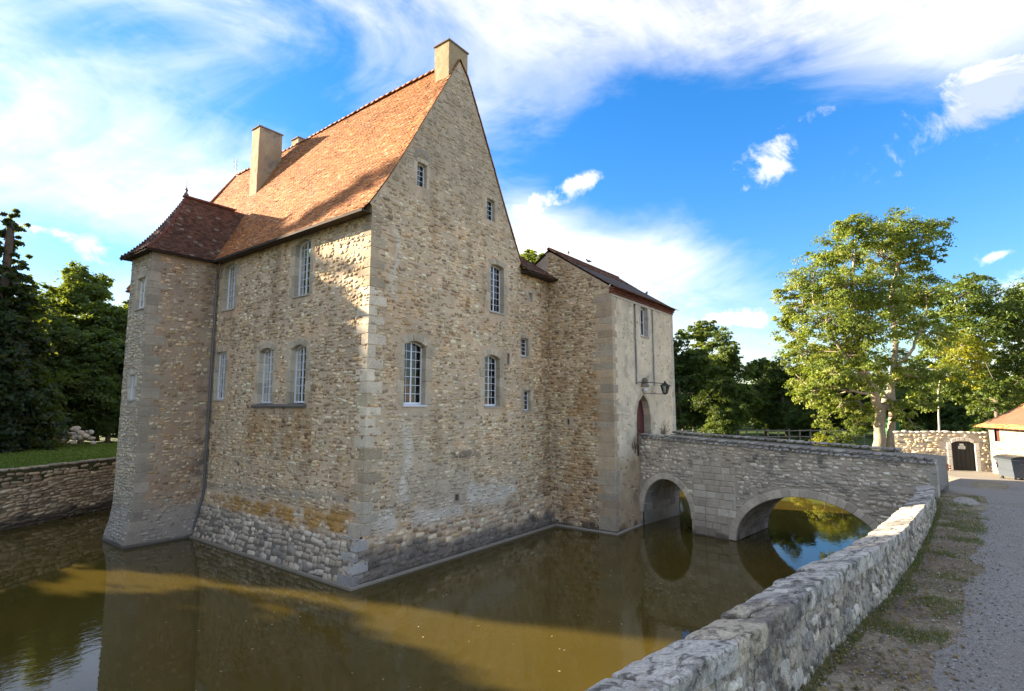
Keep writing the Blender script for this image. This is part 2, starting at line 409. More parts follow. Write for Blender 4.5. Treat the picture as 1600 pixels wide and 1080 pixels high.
def place_stones(geo, cols, part, name, single=0, mat=None, smooth=True):
    """the `single` stones nearest the camera become objects of their own, the rest one stuff mesh"""
    V, q, t = geo; n = len(V); mat = mat or M['stone']
    ctr = V.mean(1); size = np.linalg.norm(V.max(1) - V.min(1), axis=1) / np.linalg.norm(ctr - np.array(EYE), axis=1)
    order = np.argsort(-size); one = order[:single]; rest = order[single:]
    for i in one:
        obj(name, V[i], [q, t], mat, part, cols[i], smooth)
    if len(rest):
        m = V.shape[1]; off = (np.arange(len(rest)) * m)[:, None, None]
        obj(name + 's', V[rest].reshape(-1, 3), [(q[None] + off).reshape(-1, 4), (t[None] + off).reshape(-1, 3)], mat, part,
            np.repeat(cols[rest], m, 0), smooth, 'stuff')
def sheet(name, f, ulo, uhi, v0, v1, step, mat, parent, tintf, base=(.61, .475, .325), holes=(), amp=.011, mask=None, seed=3, kind=None):
    """mortar bed: a gently uneven sheet with openings left out"""
    nv = max(2, int((v1 - v0) / step) + 1); v = np.linspace(v0, v1, nv)
    wmax = max(uhi(x) - ulo(x) for x in v); nu = max(2, int(wmax / step) + 1); s = np.linspace(0, 1, nu)
    lo = np.array([ulo(x) for x in v]); hi = np.array([uhi(x) for x in v])
    Uu = lo[:, None] + (hi - lo)[:, None] * s[None]; Vv = np.repeat(v[:, None], nu, 1)
    P0 = f(Uu, Vv, np.zeros_like(Uu))
    wv = amp * (fbm(P0, 5.5, 3, seed) * 1.5)
    P = f(Uu, Vv, wv)
    i = np.arange(nv - 1)[:, None] * nu + np.arange(nu - 1)[None]
    F = np.stack([i, i + 1, i + nu + 1, i + nu], -1).reshape(-1, 4)
    cu = (Uu[:-1, :-1] + Uu[1:, 1:]) / 2; cv = (Vv[:-1, :-1] + Vv[1:, 1:]) / 2
    k = np.ones(cu.shape, bool)
    for h0, h1, k0, k1 in holes: k &= ~((cu > h0) & (cu < h1) & (cv > k0) & (cv < k1))
    if mask is not None: k &= mask(cu, cv)
    F = F[k.ravel()]
    PP = P.reshape(-1, 3); c = np.broadcast_to(np.array(base), PP.shape) * (1 + .16 * fbm(PP, 2.2, 3, seed + 5))[:, None]
    return obj(name, PP, F, mat, parent, np.clip(tintf(PP, c, 0.0), .01, .85), True, kind)
def plane_map(o, ud, vd, nd):
    o, ud, vd, nd = (np.array(x, float) for x in (o, ud, vd, nd))
    return lambda u, v, w_: o + np.asarray(u)[..., None] * ud + np.asarray(v)[..., None] * vd + np.asarray(w_)[..., None] * nd
def block(f, quad, w0, w1, bev=.012, jit=.004, g=rng):
    """a dressed stone: four corners (counter-clockwise) in the wall plane, from depth w0 to w1"""
    q = np.asarray(quad, float) + g.uniform(-jit, jit, (4, 2)); c = q.mean(0)
    d = q - c; ins = c + d * (1 - bev * 2 / np.maximum(np.abs(d).max(0), .02))
    w1 = w1 + g.uniform(-.003, .004)
    A = np.concatenate([np.c_[q, np.full(4, w0)], np.c_[q, np.full(4, w1 - bev)], np.c_[ins, np.full(4, w1)]])
    V = f(A[:, 0], A[:, 1], A[:, 2]); F = []
    for r_ in (0, 4):
        for i in range(4): j = (i + 1) % 4; F.append([r_ + i, r_ + j, r_ + 4 + j, r_ + 4 + i])
    F.append([8, 9, 10, 11])
    return V, np.array(F)
def rect(u0, u1, v0, v1): return [(u0, v0), (u1, v0), (u1, v1), (u0, v1)]
DRESS = np.array([(.53, .45, .33), (.48, .405, .295), (.58, .49, .355), (.45, .375, .27)])
def dcol(g=rng, pal=DRESS, s=.08): return pal[g.integers(0, len(pal))] * g.uniform(1 - s, 1 + s)

def arch_z(u, u0, u1, v1, rise):
    t = (u - (u0 + u1) / 2) / ((u1 - u0) / 2); return v1 - rise * t * t
def window(root, f, u0, u1, v0, v1, cols=4, rows=7, rise=.12, jamb=.2, sill=True, depth=.20, dress=True, split=True, stone_col=None, frame_w=.048, shutter=None):
    """dressed opening with a white casement: window > pane ..., window_sill; jamb and arch stones are parts of the building"""
    pal = DRESS if stone_col is None else np.array([stone_col]); g = rng
    if dress:
        nb = max(2, int((v1 - rise - v0) / .36)); e = np.linspace(v0 - .02, v1 - rise, nb + 1)
        for i in range(nb):
            wl = jamb * (1.45 if i % 2 else .85); wr = jamb * (1.45 if (i + (nb % 2)) % 2 else .85)
            for q in (rect(u0 - wl, u0, e[i] + .004, e[i + 1] - .004), rect(u1, u1 + wr, e[i] + .004, e[i + 1] - .004)):
                V, F = block(f, q, -.30, .014); obj('jamb_stone', V, F, M['stone'], root, dcol(g, pal))
        na = 5 if u1 - u0 > .6 else 3
        ee = np.linspace(u0 - jamb * .9, u1 + jamb * .9, na + 1); ei = np.linspace(u0, u1, na + 1)
        for i in range(na):
            a, b = ei[i], ei[i + 1]; za, zb = arch_z(a, u0, u1, v1, rise), arch_z(b, u0, u1, v1, rise)
            top = lambda u: v1 + jamb * 1.15 - rise * 1.4 * ((u - (u0 + u1) / 2) / ((u1 - u0) / 2 + jamb)) ** 2
            A = (ee[i], za if i == 0 else top(ee[i])); 
            q = [(a + .003, za), (b - .003, zb), (ee[i + 1] - .003, top(ee[i + 1])), (ee[i] + .003, top(ee[i]))]
            V, F = block(f, q, -.30, .016); obj('arch_stone', V, F, M['stone'], root, dcol(g, pal))
    # frame
    m = MB(); fw = frame_w; d0, d1 = -depth - .035, -depth
    def bar(a, b, c, d, z0=d0, z1=d1):
        q = np.array([(a, c, z0), (b, c, z0), (b, d, z0), (a, d, z0), (a, c, z1), (b, c, z1), (b, d, z1), (a, d, z1)])
        m.add(f(q[:, 0], q[:, 1], q[:, 2]), BOXF)
    zs = v1 - rise
    bar(u0, u0 + fw, v0, zs); bar(u1 - fw, u1, v0, zs); bar(u0 + fw, u1 - fw, v0, v0 + fw * 1.4)
    ks = 8; xs = np.linspace(u0, u1, ks + 1)
    for a, b in zip(xs[:-1], xs[1:]):
        za, zb = arch_z(a, u0, u1, v1, rise), arch_z(b, u0, u1, v1, rise)
        q = np.array([(a, za - fw, d0), (b, zb - fw, d0), (b, zb + .02, d0), (a, za + .02, d0), (a, za - fw, d1), (b, zb - fw, d1), (b, zb + .02, d1), (a, za + .02, d1)])
        m.add(f(q[:, 0], q[:, 1], q[:, 2]), BOXF)
    ui0, ui1, vi0, vi1 = u0 + fw, u1 - fw, v0 + fw * 1.4, v1 - fw
    mw = .015; ue = np.linspace(ui0, ui1, cols + 1); ve = np.linspace(vi0, vi1, rows + 1)
    for i in range(1, cols):
        hw = .030 if split and i * 2 == cols else mw / 2
        bar(ue[i] - hw, ue[i] + hw, vi0, arch_z(ue[i], u0, u1, v1, rise) - fw, d1 - .017, d1 - .011 if hw < .03 else d1 - .004)
    for k in range(1, rows): bar(ui0, ui1, ve[k] - mw / 2, ve[k] + mw / 2 + .003, d1 - .0165, d1 - .0105)
    win = m.build('window', M['white'], root)
    for i in range(cols):
        for k in range(rows):
            a, b, c, d = ue[i], ue[i + 1], ve[k], ve[k + 1]
            if k == rows - 1: q = [(a, c), (b, c), (b, arch_z(b, u0, u1, v1, rise) - fw), (a, arch_z(a, u0, u1, v1, rise) - fw)]
            else: q = rect(a, b, c, d)
            q = np.array(q); tl = rng.uniform(-.004, .004, 2)
            wv = np.full(4, -depth - .021) + np.array([-tl[0] - tl[1], tl[0] - tl[1], tl[0] + tl[1], -tl[0] + tl[1]]) * .25
            obj('pane', f(q[:, 0], q[:, 1], wv), np.array([[0, 1, 2, 3]]), M['glass'], win)
    if sill:
        q = np.array([(u0 - .05, v0 - .07, -.25), (u1 + .05, v0 - .07, -.25), (u1 + .05, v0, -.25), (u0 - .05, v0, -.25),
                      (u0 - .05, v0 - .07, .05), (u1 + .05, v0 - .07, .05), (u1 + .05, v0 - .022, .05), (u0 - .05, v0 - .022, .05)])
        obj('window_sill', f(q[:, 0], q[:, 1], q[:, 2]), BOXF, M['white' if sill == 'white' else 'plaster'], win, (.46, .42, .36))
    return win
def socket(root, f, u0, u1, v0, v1, name='wall_opening', depth=.35, rim=.05, colr=(.40, .33, .25)):
    """small unglazed opening: stone rim and dark back"""
    for q in (rect(u0 - rim, u0, v0 - rim, v1 + rim), rect(u1, u1 + rim, v0 - rim, v1 + rim), rect(u0, u1, v1, v1 + rim), rect(u0, u1, v0 - rim, v0)):
        V, F = block(f, q, -depth, .012, .008); obj('rim_stone', V, F, M['stone'], root, np.array(colr) * rng.uniform(.85, 1.15))
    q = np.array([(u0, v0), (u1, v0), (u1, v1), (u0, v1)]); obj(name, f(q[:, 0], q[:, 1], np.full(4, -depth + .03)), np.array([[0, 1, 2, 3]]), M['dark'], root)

# ------------------------------------------------------------------ roof tiles
TILE = np.array([(.43, .185, .075), (.38, .155, .062), (.47, .22, .09), (.35, .15, .068), (.45, .20, .07), (.40, .18, .085), (.50, .255, .115)])
TILE = TILE * np.array([.90, .85, .76])
def tiles(name, prof, ulo, uhi, f, parent, seed=0, wd=.17, expo=.105, pal=TILE, tintf=None, thick=.016):
    """plain tiles laid in courses up a profile; prof = (n,2) points (across, height) from eave to ridge; f(u, across, z, n) -> xyz"""
    g = np.random.default_rng(seed); prof = np.asarray(prof, float)
    seg = np.r_[0, np.cumsum(np.linalg.norm(np.diff(prof, axis=0), axis=1))]; Ltot = seg[-1]
    rows = int(Ltot / expo); Q = []; 
    for r_ in range(rows):
        s0 = r_ * expo; s1 = min(s0 + expo * 1.75, Ltot)
        p0 = np.array([np.interp(s0, seg, prof[:, i]) for i in (0, 1)]); p1 = np.array([np.interp(s1, seg, prof[:, i]) for i in (0, 1)])
        dr = (p1 - p0) / (np.linalg.norm(p1 - p0) + 1e-9); nr = np.array([-dr[1], dr[0]])
        a, b = ulo(s0 / Ltot), uhi(s0 / Ltot)
        if b - a < .05: continue
        n = max(1, int(math.ceil((b - a) / wd))); st = a - (wd / 2 if r_ % 2 else 0)
        ul = st + np.arange(n + 1) * wd; ur = ul + wd - .006
        ul = np.clip(ul, a, b); ur = np.clip(ur, a, b); k = ur - ul > .02; ul, ur = ul[k], ur[k]; m_ = len(ul)
        js = g.normal(0, .006, m_); lift = thick + g.uniform(0, .012, m_); tw = g.normal(0, .006, m_)
        def pt(u, s, h):   # s offset along slope from p0, h above
            ac = p0[0] + dr[0] * s + nr[0] * h; zz = p0[1] + dr[1] * s + nr[1] * h; return f(u, ac, zz)
        Lq = s1 - s0
        vs = [pt(ul, js, lift + tw), pt(ur, js, lift - tw), pt(ur, Lq + js * 0, np.full(m_, .002)), pt(ul, Lq + js * 0, np.full(m_, .002)),
              pt(ul, js, np.full(m_, -.004)), pt(ur, js, np.full(m_, -.004))]
        Q.append(np.stack(vs, 1))
    A = np.concatenate(Q); n = len(A); off = (np.arange(n) * 6)[:, None, None]
    q = np.array([[0, 1, 2, 3], [4, 5, 1, 0]]); t = np.array([[4, 0, 3], [5, 2, 1]])
    ctr = A.mean(1); c = pal[g.integers(0, len(pal), n)] * g.uniform(.82, 1.18, (n, 1))
    c = c * (1 + .22 * fbm(ctr, .9, 3, seed + 1))[:, None]
    c = lerp(c, (.17, .125, .09), .6 * sstep(fbm(ctr, .55, 4, seed + 9), .12, .5) * g.random(n))
    c = lerp(c, (.50, .42, .26), .55 * (g.random(n) > .965))
    if pal.mean() < .12: c = np.minimum(c, .2) * np.array([1, .9, .85])
    if tintf is not None: c = tintf(ctr, c)
    return obj(name, A.reshape(-1, 3), [(q[None] + off).reshape(-1, 4), (t[None] + off).reshape(-1, 3)], M['tile'], parent, np.repeat(c, 6, 0), False, 'stuff')
def ridge_tile_mesh(L=.36, r=.10):
    th = np.linspace(0, math.pi, 8); V = []
    for y, rr in ((0, r * 1.03), (L, r * .97)):
        for s in (rr, rr - .016): V += [(s * math.cos(t), y, s * math.sin(t) * 1.05 - .04) for t in th]
    V = np.array(V); F = []
    for i in range(7):
        F += [[i, i + 1, 16 + i + 1, 16 + i], [8 + i, 24 + i, 24 + i + 1, 8 + i + 1], [i, 8 + i, 8 + i + 1, i + 1], [16 + i, 17 + i, 25 + i, 24 + i]]
    return mesh('ridge_tile', V, np.array(F), M['tile'], (.40, .165, .075), True)

# ================================================================== GROUND, WATER, ROAD
MOAT = [(-14, -9.95), (-10, -10.75), (-7, -11.35), (-4, -11.75), (-1, -12.05), (3, -12.3), (8, -12.5), (11.4, -12.75), (15.3, -12.75), (18, -12.1), (21.5, -11.4), (24.5, -10.6),
        (27.6, -9.2), (30.2, -6.3), (32.5, -1), (34, 12), (31, 24), (22, 33), (12, 34), (8, 24.3), (0, 19.72), (-4.25, 17.28), (-8, 15.2), (-12, 12.9), (-19, 8), (-24, 0), (-21, -7)]
def inpoly(x, y, poly):
    x = np.asarray(x); y = np.asarray(y); r = np.zeros(x.shape, bool); n = len(poly)
    for i in range(n):
        (x0, y0), (x1, y1) = poly[i], poly[(i + 1) % n]
        c = ((y0 > y) != (y1 > y)); r ^= c & (x < (x1 - x0) * (y - y0) / ((y1 - y0) or 1e-9) + x0)
    return r
def road_z(x): return np.interp(x, [-30, -10, 8, 11.5, 26, 60], [3.4, 3.1, 2.4, 2.3, 1.65, 1.5])
def hz(x, y):
    wt = sstep(y, -10.5, 4); back = np.interp(x, [-30, 0, 20, 40], [2.5, 2.38, 1.9, 1.6])
    z = road_z(x) * (1 - wt) + back * wt
    P = np.stack([np.asarray(x, float), np.asarray(y, float), np.zeros(np.shape(x))], -1)
    z = z + .03 * fbm(P, .35, 3, 4); k = np.asarray(x) > 14
    if np.any(k):                                             # grassy slope down to the water beyond the bridge
        xx = np.atleast_1d(np.asarray(x, float)); yy = np.atleast_1d(np.asarray(y, float)); d = np.full(xx.shape, 99.)
        for (a, b), (c, e) in zip(MOAT[8:19], MOAT[9:20]):
            t = np.clip(((xx - a) * (c - a) + (yy - b) * (e - b)) / ((c - a) ** 2 + (e - b) ** 2), 0, 1); d = np.minimum(d, np.hypot(xx - a - t * (c - a), yy - b - t * (e - b)))
        lim = .12 + .75 * d * sstep(xx, 15, 17) + 9 * (1 - sstep(xx, 15, 17)); z = np.minimum(z, np.reshape(lim, np.shape(z)))
    return z
def ground():
    poly = []
    for (a, b), (c, d) in zip(MOAT, MOAT[1:] + MOAT[:1]):
        n = max(1, int(math.hypot(c - a, d - b) / .8))
        for i in range(n): poly.append((a + (c - a) * i / n, b + (d - b) * i / n))
    pts = [Vector(p) for p in poly]; nb = len(pts); edges = [(i, (i + 1) % nb) for i in range(nb)]
    gx, gy = np.meshgrid(np.arange(-40, 76, 1.5), np.arange(-40, 90, 1.5)); gx = gx.ravel() + rng.uniform(-.3, .3, gx.size); gy = gy.ravel() + rng.uniform(-.3, .3, gy.size)
    big = np.array(poly); k = ~inpoly(gx, gy, poly)
    dmin = np.array([np.min((big[:, 0] - a) ** 2 + (big[:, 1] - b) ** 2) for a, b in zip(gx[k], gy[k])])
    for a, b, d in zip(gx[k], gy[k], dmin):
        if d > .5: pts.append(Vector((a, b)))
    fx, fy = np.meshgrid(np.arange(-9.5, 14, .35), np.arange(-17, -12.2, .35))
    for a, b in zip(fx.ravel(), fy.ravel()):
        if not inpoly(np.array(a), np.array(b), poly): pts.append(Vector((a + rng.uniform(-.05, .05), b + rng.uniform(-.05, .05))))
    for a in np.linspace(0, 2 * math.pi, 40, endpoint=False):
        for r_ in (110, 200, 420, 900): pts.append(Vector((r_ * math.cos(a), r_ * math.sin(a))))
    vs, es, fs, *_ = delaunay_2d_cdt(pts, edges, [], 0, 1e-4)
    A = np.array([(v.x, v.y) for v in vs]); F = np.array([f for f in fs if len(f) == 3]); c = A[F].mean(1)
    F = F[~inpoly(c[:, 0], c[:, 1], poly)]
    z = hz(A[:, 0], A[:, 1]); P = np.c_[A, z]
    # colour: mown grass away from the road, earth and gravel near it
    n1 = fbm(P, .5, 4, 2); n2 = fbm(P, 2.4, 3, 8)
    grass = np.array([.045, .078, .014]); earth = np.array([.20, .158, .105]); dry = np.array([.33, .275, .185])
    col = lerp(np.broadcast_to(grass, P.shape), (.065, .085, .02), sstep(n2, .0, .6))
    yardish = sstep(-P[:, 1], 10.6, 11.4) * (1 - sstep(P[:, 0], 29, 33))
    e = lerp(np.broadcast_to(earth, P.shape), dry, sstep(n2 + n1, -.1, .5)); e = lerp(e, (.085, .10, .03), .75 * sstep(n1 - n2 * .5, .12, .4))
    col = lerp(col, e, yardish)
    # bank sides down to the bed
    b = np.array(poly); bt = np.c_[b, hz(b[:, 0], b[:, 1])]; ctr = np.array([4., 8.])
    din = (ctr - b); din /= np.linalg.norm(din, axis=1)[:, None]
    bb = np.c_[b + din * .03, np.full(nb, -.8)]; o = len(P); i = np.arange(nb); j = (i + 1) % nb
    side = np.stack([o + i, o + j, o + nb + j, o + nb + i], -1)
    V = np.concatenate([P, bt, bb]); cc = np.concatenate([col, np.tile((.09, .085, .045), (2 * nb, 1))])
    g = obj('ground', V, [F, side], M['ground'], None, cc, True); g['kind'] = 'structure'
    wv = np.array([(x, y, 0.0) for x, y in MOAT]); c0 = wv.mean(0); wv = c0 + (wv - c0) * 1.015
    vs, es, fs, *_ = delaunay_2d_cdt([Vector(p[:2]) for p in wv], [(i, (i + 1) % len(wv)) for i in range(len(wv))], [], 1, 1e-4)
    wo = obj('water', np.array([(v.x, v.y, 0) for v in vs]), np.array([f for f in fs]), M['water']); wo['kind'] = 'structure'
ground()
# roadside wall line, in plan and height
WX = [-14, -12, -10, -8, -6, -4.98, -4.19, -3.1, -2.09, -1.02, .61, 2.5, 5.19, 7.69, 9.8, 11.0]
WY = [-10.35, -10.75, -11.18, -11.55, -11.90, -12.04, -12.12, -12.25, -12.38, -12.48, -12.61, -12.71, -12.84, -12.93, -12.96, -12.86]
WT = ([-14, -10, -7, -4, -2.6, -.6, 2.8, 7, 9.5, 11], [3.80, 3.68, 3.57, 3.50, 3.43, 3.31, 3.15, 2.93, 2.78, 2.72])
wy = lambda x: np.interp(x, WX, WY)
wt = lambda x: np.interp(x, *WT)
def road():
    xs = np.arange(-14, 62, .22); n = len(xs); P3 = np.c_[xs, np.zeros(n), np.zeros(n)]
    edge = np.interp(xs, [-14, -8, -5, -2, 2, 8, 11.5, 13, 14, 24, 62], [-11.6, -12.25, -12.62, -12.95, -13.25, -13.75, -14.05, -14.0, -13.0, -12.6, -13.5]) \
        + .16 * fbm(P3, 1.1, 4, 31) + .07 * fbm(P3, 5, 2, 32)
    rows = [edge]
    for d in (.5, 1.2, 2.5, 5, 9, 15): rows.append(edge - d)
    Y = np.stack(rows, 1); X = np.repeat(xs[:, None], Y.shape[1], 1)
    Z = hz(X, Y) + .012; Z[:, 0] -= .016
    k = Y.shape[1]; i = np.arange(n - 1)[:, None] * k + np.arange(k - 1)[None]
    F = np.stack([i, i + 1, i + k + 1, i + k], -1).reshape(-1, 4)[:, ::-1]
    o = obj('road', np.stack([X, Y, Z], -1).reshape(-1, 3), F, M['road'], None, None, True); o['kind'] = 'structure'
road()

# ================================================================== MANOR HOUSE
XW, YW = .45, .15                # wall planes above the battered base
EAVE = 11.2; APX = 4.25; APZ = 17.95; XR = 8.10; YEND = 19.4
def tint_manor(P, c, s):
    x, y, z = P[:, 0], P[:, 1], P[:, 2]; n = fbm(P, .45, 4, 21); n2 = fbm(P, 1.6, 4, 22); nf = fbm(P, 5, 3, 23)
    front = sstep(.9 - y, 0, .4) * sstep(x, .2, .5); left = 1 - front
    c = c * (1 + .20 * n + .10 * n2)[:, None]
    run = fbm(P * np.array([2.6, 2.6, .22]), 1.0, 3, 25); c = lerp(c, c * np.array([.66, .60, .54]), .55 * sstep(run + .3 * n, .12, .55))       # run-off streaks
    c = lerp(c, c * np.array([1.10, 1.08, 1.04]) + .05, .6 * sstep(-run + .4 * n2, .15, .6))
    c = lerp(c, c * np.array([1.02, .90, .80]), .7 * sstep(n2, -.1, .6))                       # ruddy mortar
    c = lerp(c, np.array([.37, .32, .235]) * (1.0 + .25 * nf)[:, None], .58 * front * sstep(z + n * 1.2, 10.8, 13.2))   # weathered gable head
    c = lerp(c, (.56, .475, .355), .55 * sstep(-n, .1, .5) * sstep(6 - z, 0, 2) * front)
    # lime patches
    for cx, w_, z0, z1 in ((1.42, .14, 8.3, 10.9), (2.05, .24, 1.9, 4.6), (1.1, .5, 1.2, 2.2), (3.4, 1.2, 1.15, 1.85), (6.3, 1.5, 1.3, 2.4)):
        m_ = sstep(w_ - np.abs(x - cx + .12 * np.sin(z * 3)) + .14 * n2, -.02, .16) * sstep(z + .3 * n2, z0, z0 + .3) * sstep(z1 - z + .4 * n2, 0, .4)
        c = lerp(c, (.70, .625, .50), .88 * m_ * front * (1 - .6 * s * (nf > .1)))
    # soot-dark streak half way up the gable
    m_ = sstep(.22 - np.abs(z - 3.35 - .1 * n) + .22 * n2, 0, .25) * sstep(x, 3.5, 4.2) * sstep(6.9 - x, 0, .8)
    c = lerp(c, (.13, .115, .095), .75 * m_ * front * sstep(nf + n2, -.25, .2))
    # brown wash below the paired windows
    m_ = sstep(7.4 - y, 0, .8) * sstep(y, 2.2, 3.2) * sstep(5.1 - z, 0, .3) * sstep(z + n * .8, 2.6, 3.8)
    c = lerp(c, c * np.array([.74, .64, .50]), .75 * m_ * left * sstep(n2, -.5, .3))
    # lichen along the top of the battered base on the eaves side
    m_ = sstep(.34 - np.abs(z - 1.62 - .10 * n + .02 * y) + .24 * n2, 0, .22) * left * sstep(9.6 - y, 0, 1) * sstep(n2 + nf, -.45, .1)
    c = lerp(c, np.array([.40, .215, .045]) * (1 + .3 * nf)[:, None], .82 * m_)
    m_ = sstep(.24 - np.abs(z - 1.95 - .04 * (9 - y)) + .1 * n2, 0, .2) * left
    c = lerp(c, (.42, .37, .30), .6 * m_ * (1 - s * .5))
    # damp foot
    m_ = front * sstep(1.05 + .45 * n2 + .2 * n - z - .03 * x, 0, .35)
    c = lerp(c, np.array([.15, .135, .115]) * (1 + .55 * nf)[:, None], .86 * m_)
    m_ = left * sstep(1.25 + .25 * n2 - z, 0, .3)
    c = lerp(c, np.array([.36, .345, .31]) * (1 + .5 * nf)[:, None] if np.all(s > .5) else np.array([.15, .135, .11]), .85 * m_)
    c = lerp(c, (.055, .055, .05), .8 * sstep(.16 + .05 * n2 - z, 0, .1))
    return c
manor = thing('manor_house', 'tall stone manor house with steep orange tile roof and pointed gable rising from the moat', 'house', (4.2, 9.8, 0))
# roof profile on the eaves side (across = x)
PROF_L = np.array([(.06, 10.93), (.30, 11.20), (.62, 11.66), (1.0, 12.24), (1.40, 12.90), (2.44, 14.76), (3.34, 16.36), (APX, 18.0)])
PROF_R = np.array([(8.25, 10.85), (8.03, 11.16), (7.07, 12.92), (5.84, 15.34), (4.73, 17.46), (APX, 18.0)])
def gl(z): return XW if z < 11.15 else float(np.interp(z + .09, PROF_L[:, 1], PROF_L[:, 0]))
def gr(z): return XR if z < 11.0 else float(np.interp(z + .06, PROF_R[:, 1], PROF_R[:, 0]))
f_gable = plane_map((0, YW, 0), (1, 0, 0), (0, 0, 1), (0, -1, 0))
f_left = plane_map((XW, 0, 0), (0, 1, 0), (0, 0, 1), (-1, 0, 0))
# openings: gable (u = x)
GW = [dict(u0=1.88, u1=2.80, v0=5.08, v1=7.13, rise=.14), dict(u0=5.82, u1=6.72, v0=5.04, v1=6.98, rise=.13), dict(u0=6.15, u1=6.97, v0=8.68, v1=10.56, rise=.07)]
GS = [dict(u0=2.26, u1=2.69, v0=12.42, v1=13.24, rise=.02), dict(u0=5.90, u1=6.38, v0=12.28, v1=13.12, rise=.02)]
LW = [dict(u0=3.40, u1=4.34, v0=8.82, v1=10.78, rise=.14), dict(u0=8.60, u1=9.60, v0=8.90, v1=10.80, rise=.12), dict(u0=5.46, u1=6.45, v0=5.13, v1=7.13, rise=.14),
      dict(u0=3.40, u1=4.30, v0=5.13, v1=7.10, rise=.14), dict(u0=9.0, u1=9.86, v0=5.30, v1=7.20, rise=.015)]
def hole(d, p=.04): return (d['u0'] - p, d['u1'] + p, d['v0'] - p, d['v1'] + p)
def holes_of(L, p): return [hole(d, p) for d in L]
gh = holes_of(GW + GS, .03) + [(4.28, 4.48, 1.78, 2.04), (7.18, 7.32, 6.66, 7.1)]
gs_h = holes_of(GW, .22) + holes_of(GS, .14) + [(4.22, 4.54, 1.72, 2.1), (7.12, 7.38, 6.6, 7.16)]
wall_g = sheet('gable_wall', f_gable, gl, gr, 1.18, 17.9, .075, M['stone'], manor, tint_manor, holes=gh)
lh = holes_of(LW, .03); ls_h = holes_of(LW, .22)
wall_l = sheet('eaves_wall', f_left, lambda v: YW, lambda v: 10.3, 1.75, 11.25, .075, M['stone'], manor, tint_manor, holes=lh)
Cc, Ss = layout(lambda v: gl(v) + .02, lambda v: gr(v) - .02, 1.2, 17.7, holes=gs_h, seed=1)
geo = stone_geo(Cc, Ss, f_gable, (-.007, .017), 1); place_stones(geo, stone_colours(geo[0].mean(1), tint_manor, 1), wall_g, 'wall_stone', 130)
Cc, Ss = layout(lambda v: YW + .02, lambda v: 10.1, 1.8, 11.15, holes=ls_h, seed=2)
geo = stone_geo(Cc, Ss, f_left, (-.006, .020), 2); place_stones(geo, stone_colours(geo[0].mean(1), tint_manor, 2), wall_l, 'wall_stone', 130)
# battered base
def f_tl(u, v, w_):     # eaves side: u along y, v up to 1.8
    t = np.clip(np.asarray(v) / 1.8, 0, 1); return np.stack([XW * t - w_ * .97, np.asarray(u) + (YW * t) * sstep(2 - np.asarray(u), 0, 2), np.asarray(v) + w_ * .24], -1)
def f_tg(u, v, w_):
    t = np.clip(np.asarray(v) / 1.25, 0, 1); return np.stack([np.asarray(u) + (XW * np.clip(np.asarray(v) / 1.8, 0, 1)) * sstep(2 - np.asarray(u), 0, 2), YW * t - w_ * .99 + 0 * u, np.asarray(v) + w_ * .1], -1)
base_l = sheet('battered_base', f_tl, lambda v: 0.0, lambda v: 10.3, -.4, 1.8, .075, M['stone'], manor, tint_manor, amp=.015)
base_g = sheet('battered_base', f_tg, lambda v: 0.0, lambda v: XR + 2.3, -.4, 1.25, .075, M['stone'], manor, tint_manor, amp=.012)
Cc, Ss = layout(lambda v: .03, lambda v: 10.1, .03, 1.28, h=(.12, .22), l=(.16, .40), seed=5)
Ss = Ss + .010; geo = stone_geo(Cc, Ss, f_tl, (.004, .020), 5, jit=.16, rings=((1.0, None), (.92, 1.0)))
PALF = np.array([(.64, .58, .48), (.54, .48, .39), (.70, .65, .55), (.44, .39, .32), (.58, .51, .40)])
PALF = PALF * np.array([.92, .86, .78])
place_stones(geo, stone_colours(geo[0].mean(1), lambda P, c, s: lerp(lerp(c, (.17, .165, .15), .75 * sstep(fbm(P, 2.4, 3, 41), .05, .5)), (.42, .24, .07), .7 * sstep(P[:, 2] + .25 * fbm(P, 1.5, 2, 4), 1.12, 1.4)), 5, PALF), base_l, 'base_stone', 170)
Cc, Ss = layout(lambda v: .03, lambda v: XR + 2.2, .03, 1.2, h=(.10, .2), l=(.15, .38), seed=6)
geo = stone_geo(Cc, Ss, f_tg, (.0, .026), 6); place_stones(geo, stone_colours(geo[0].mean(1), tint_manor, 6), base_g, 'base_stone', 90)
Cc, Ss = layout(lambda v: .03, lambda v: 10.1, 1.34, 1.78, h=(.10, .18), l=(.15, .38), seed=8)
geo = stone_geo(Cc, Ss, f_tl, (.0, .02), 8); place_stones(geo, stone_colours(geo[0].mean(1), tint_manor, 8), base_l, 'upper_base_stone', 0)
# concrete footing at the waterline
mb = MB(); mb.box((-.09, -.09, -.5), (.02, 10.0, .075), (.27, .235, .18), .015); mb.box((-.088, -.10, -.5), (10.3, .01, .07), (.30, .265, .21), .015)
mb.build('footing', M['plaster'], manor)
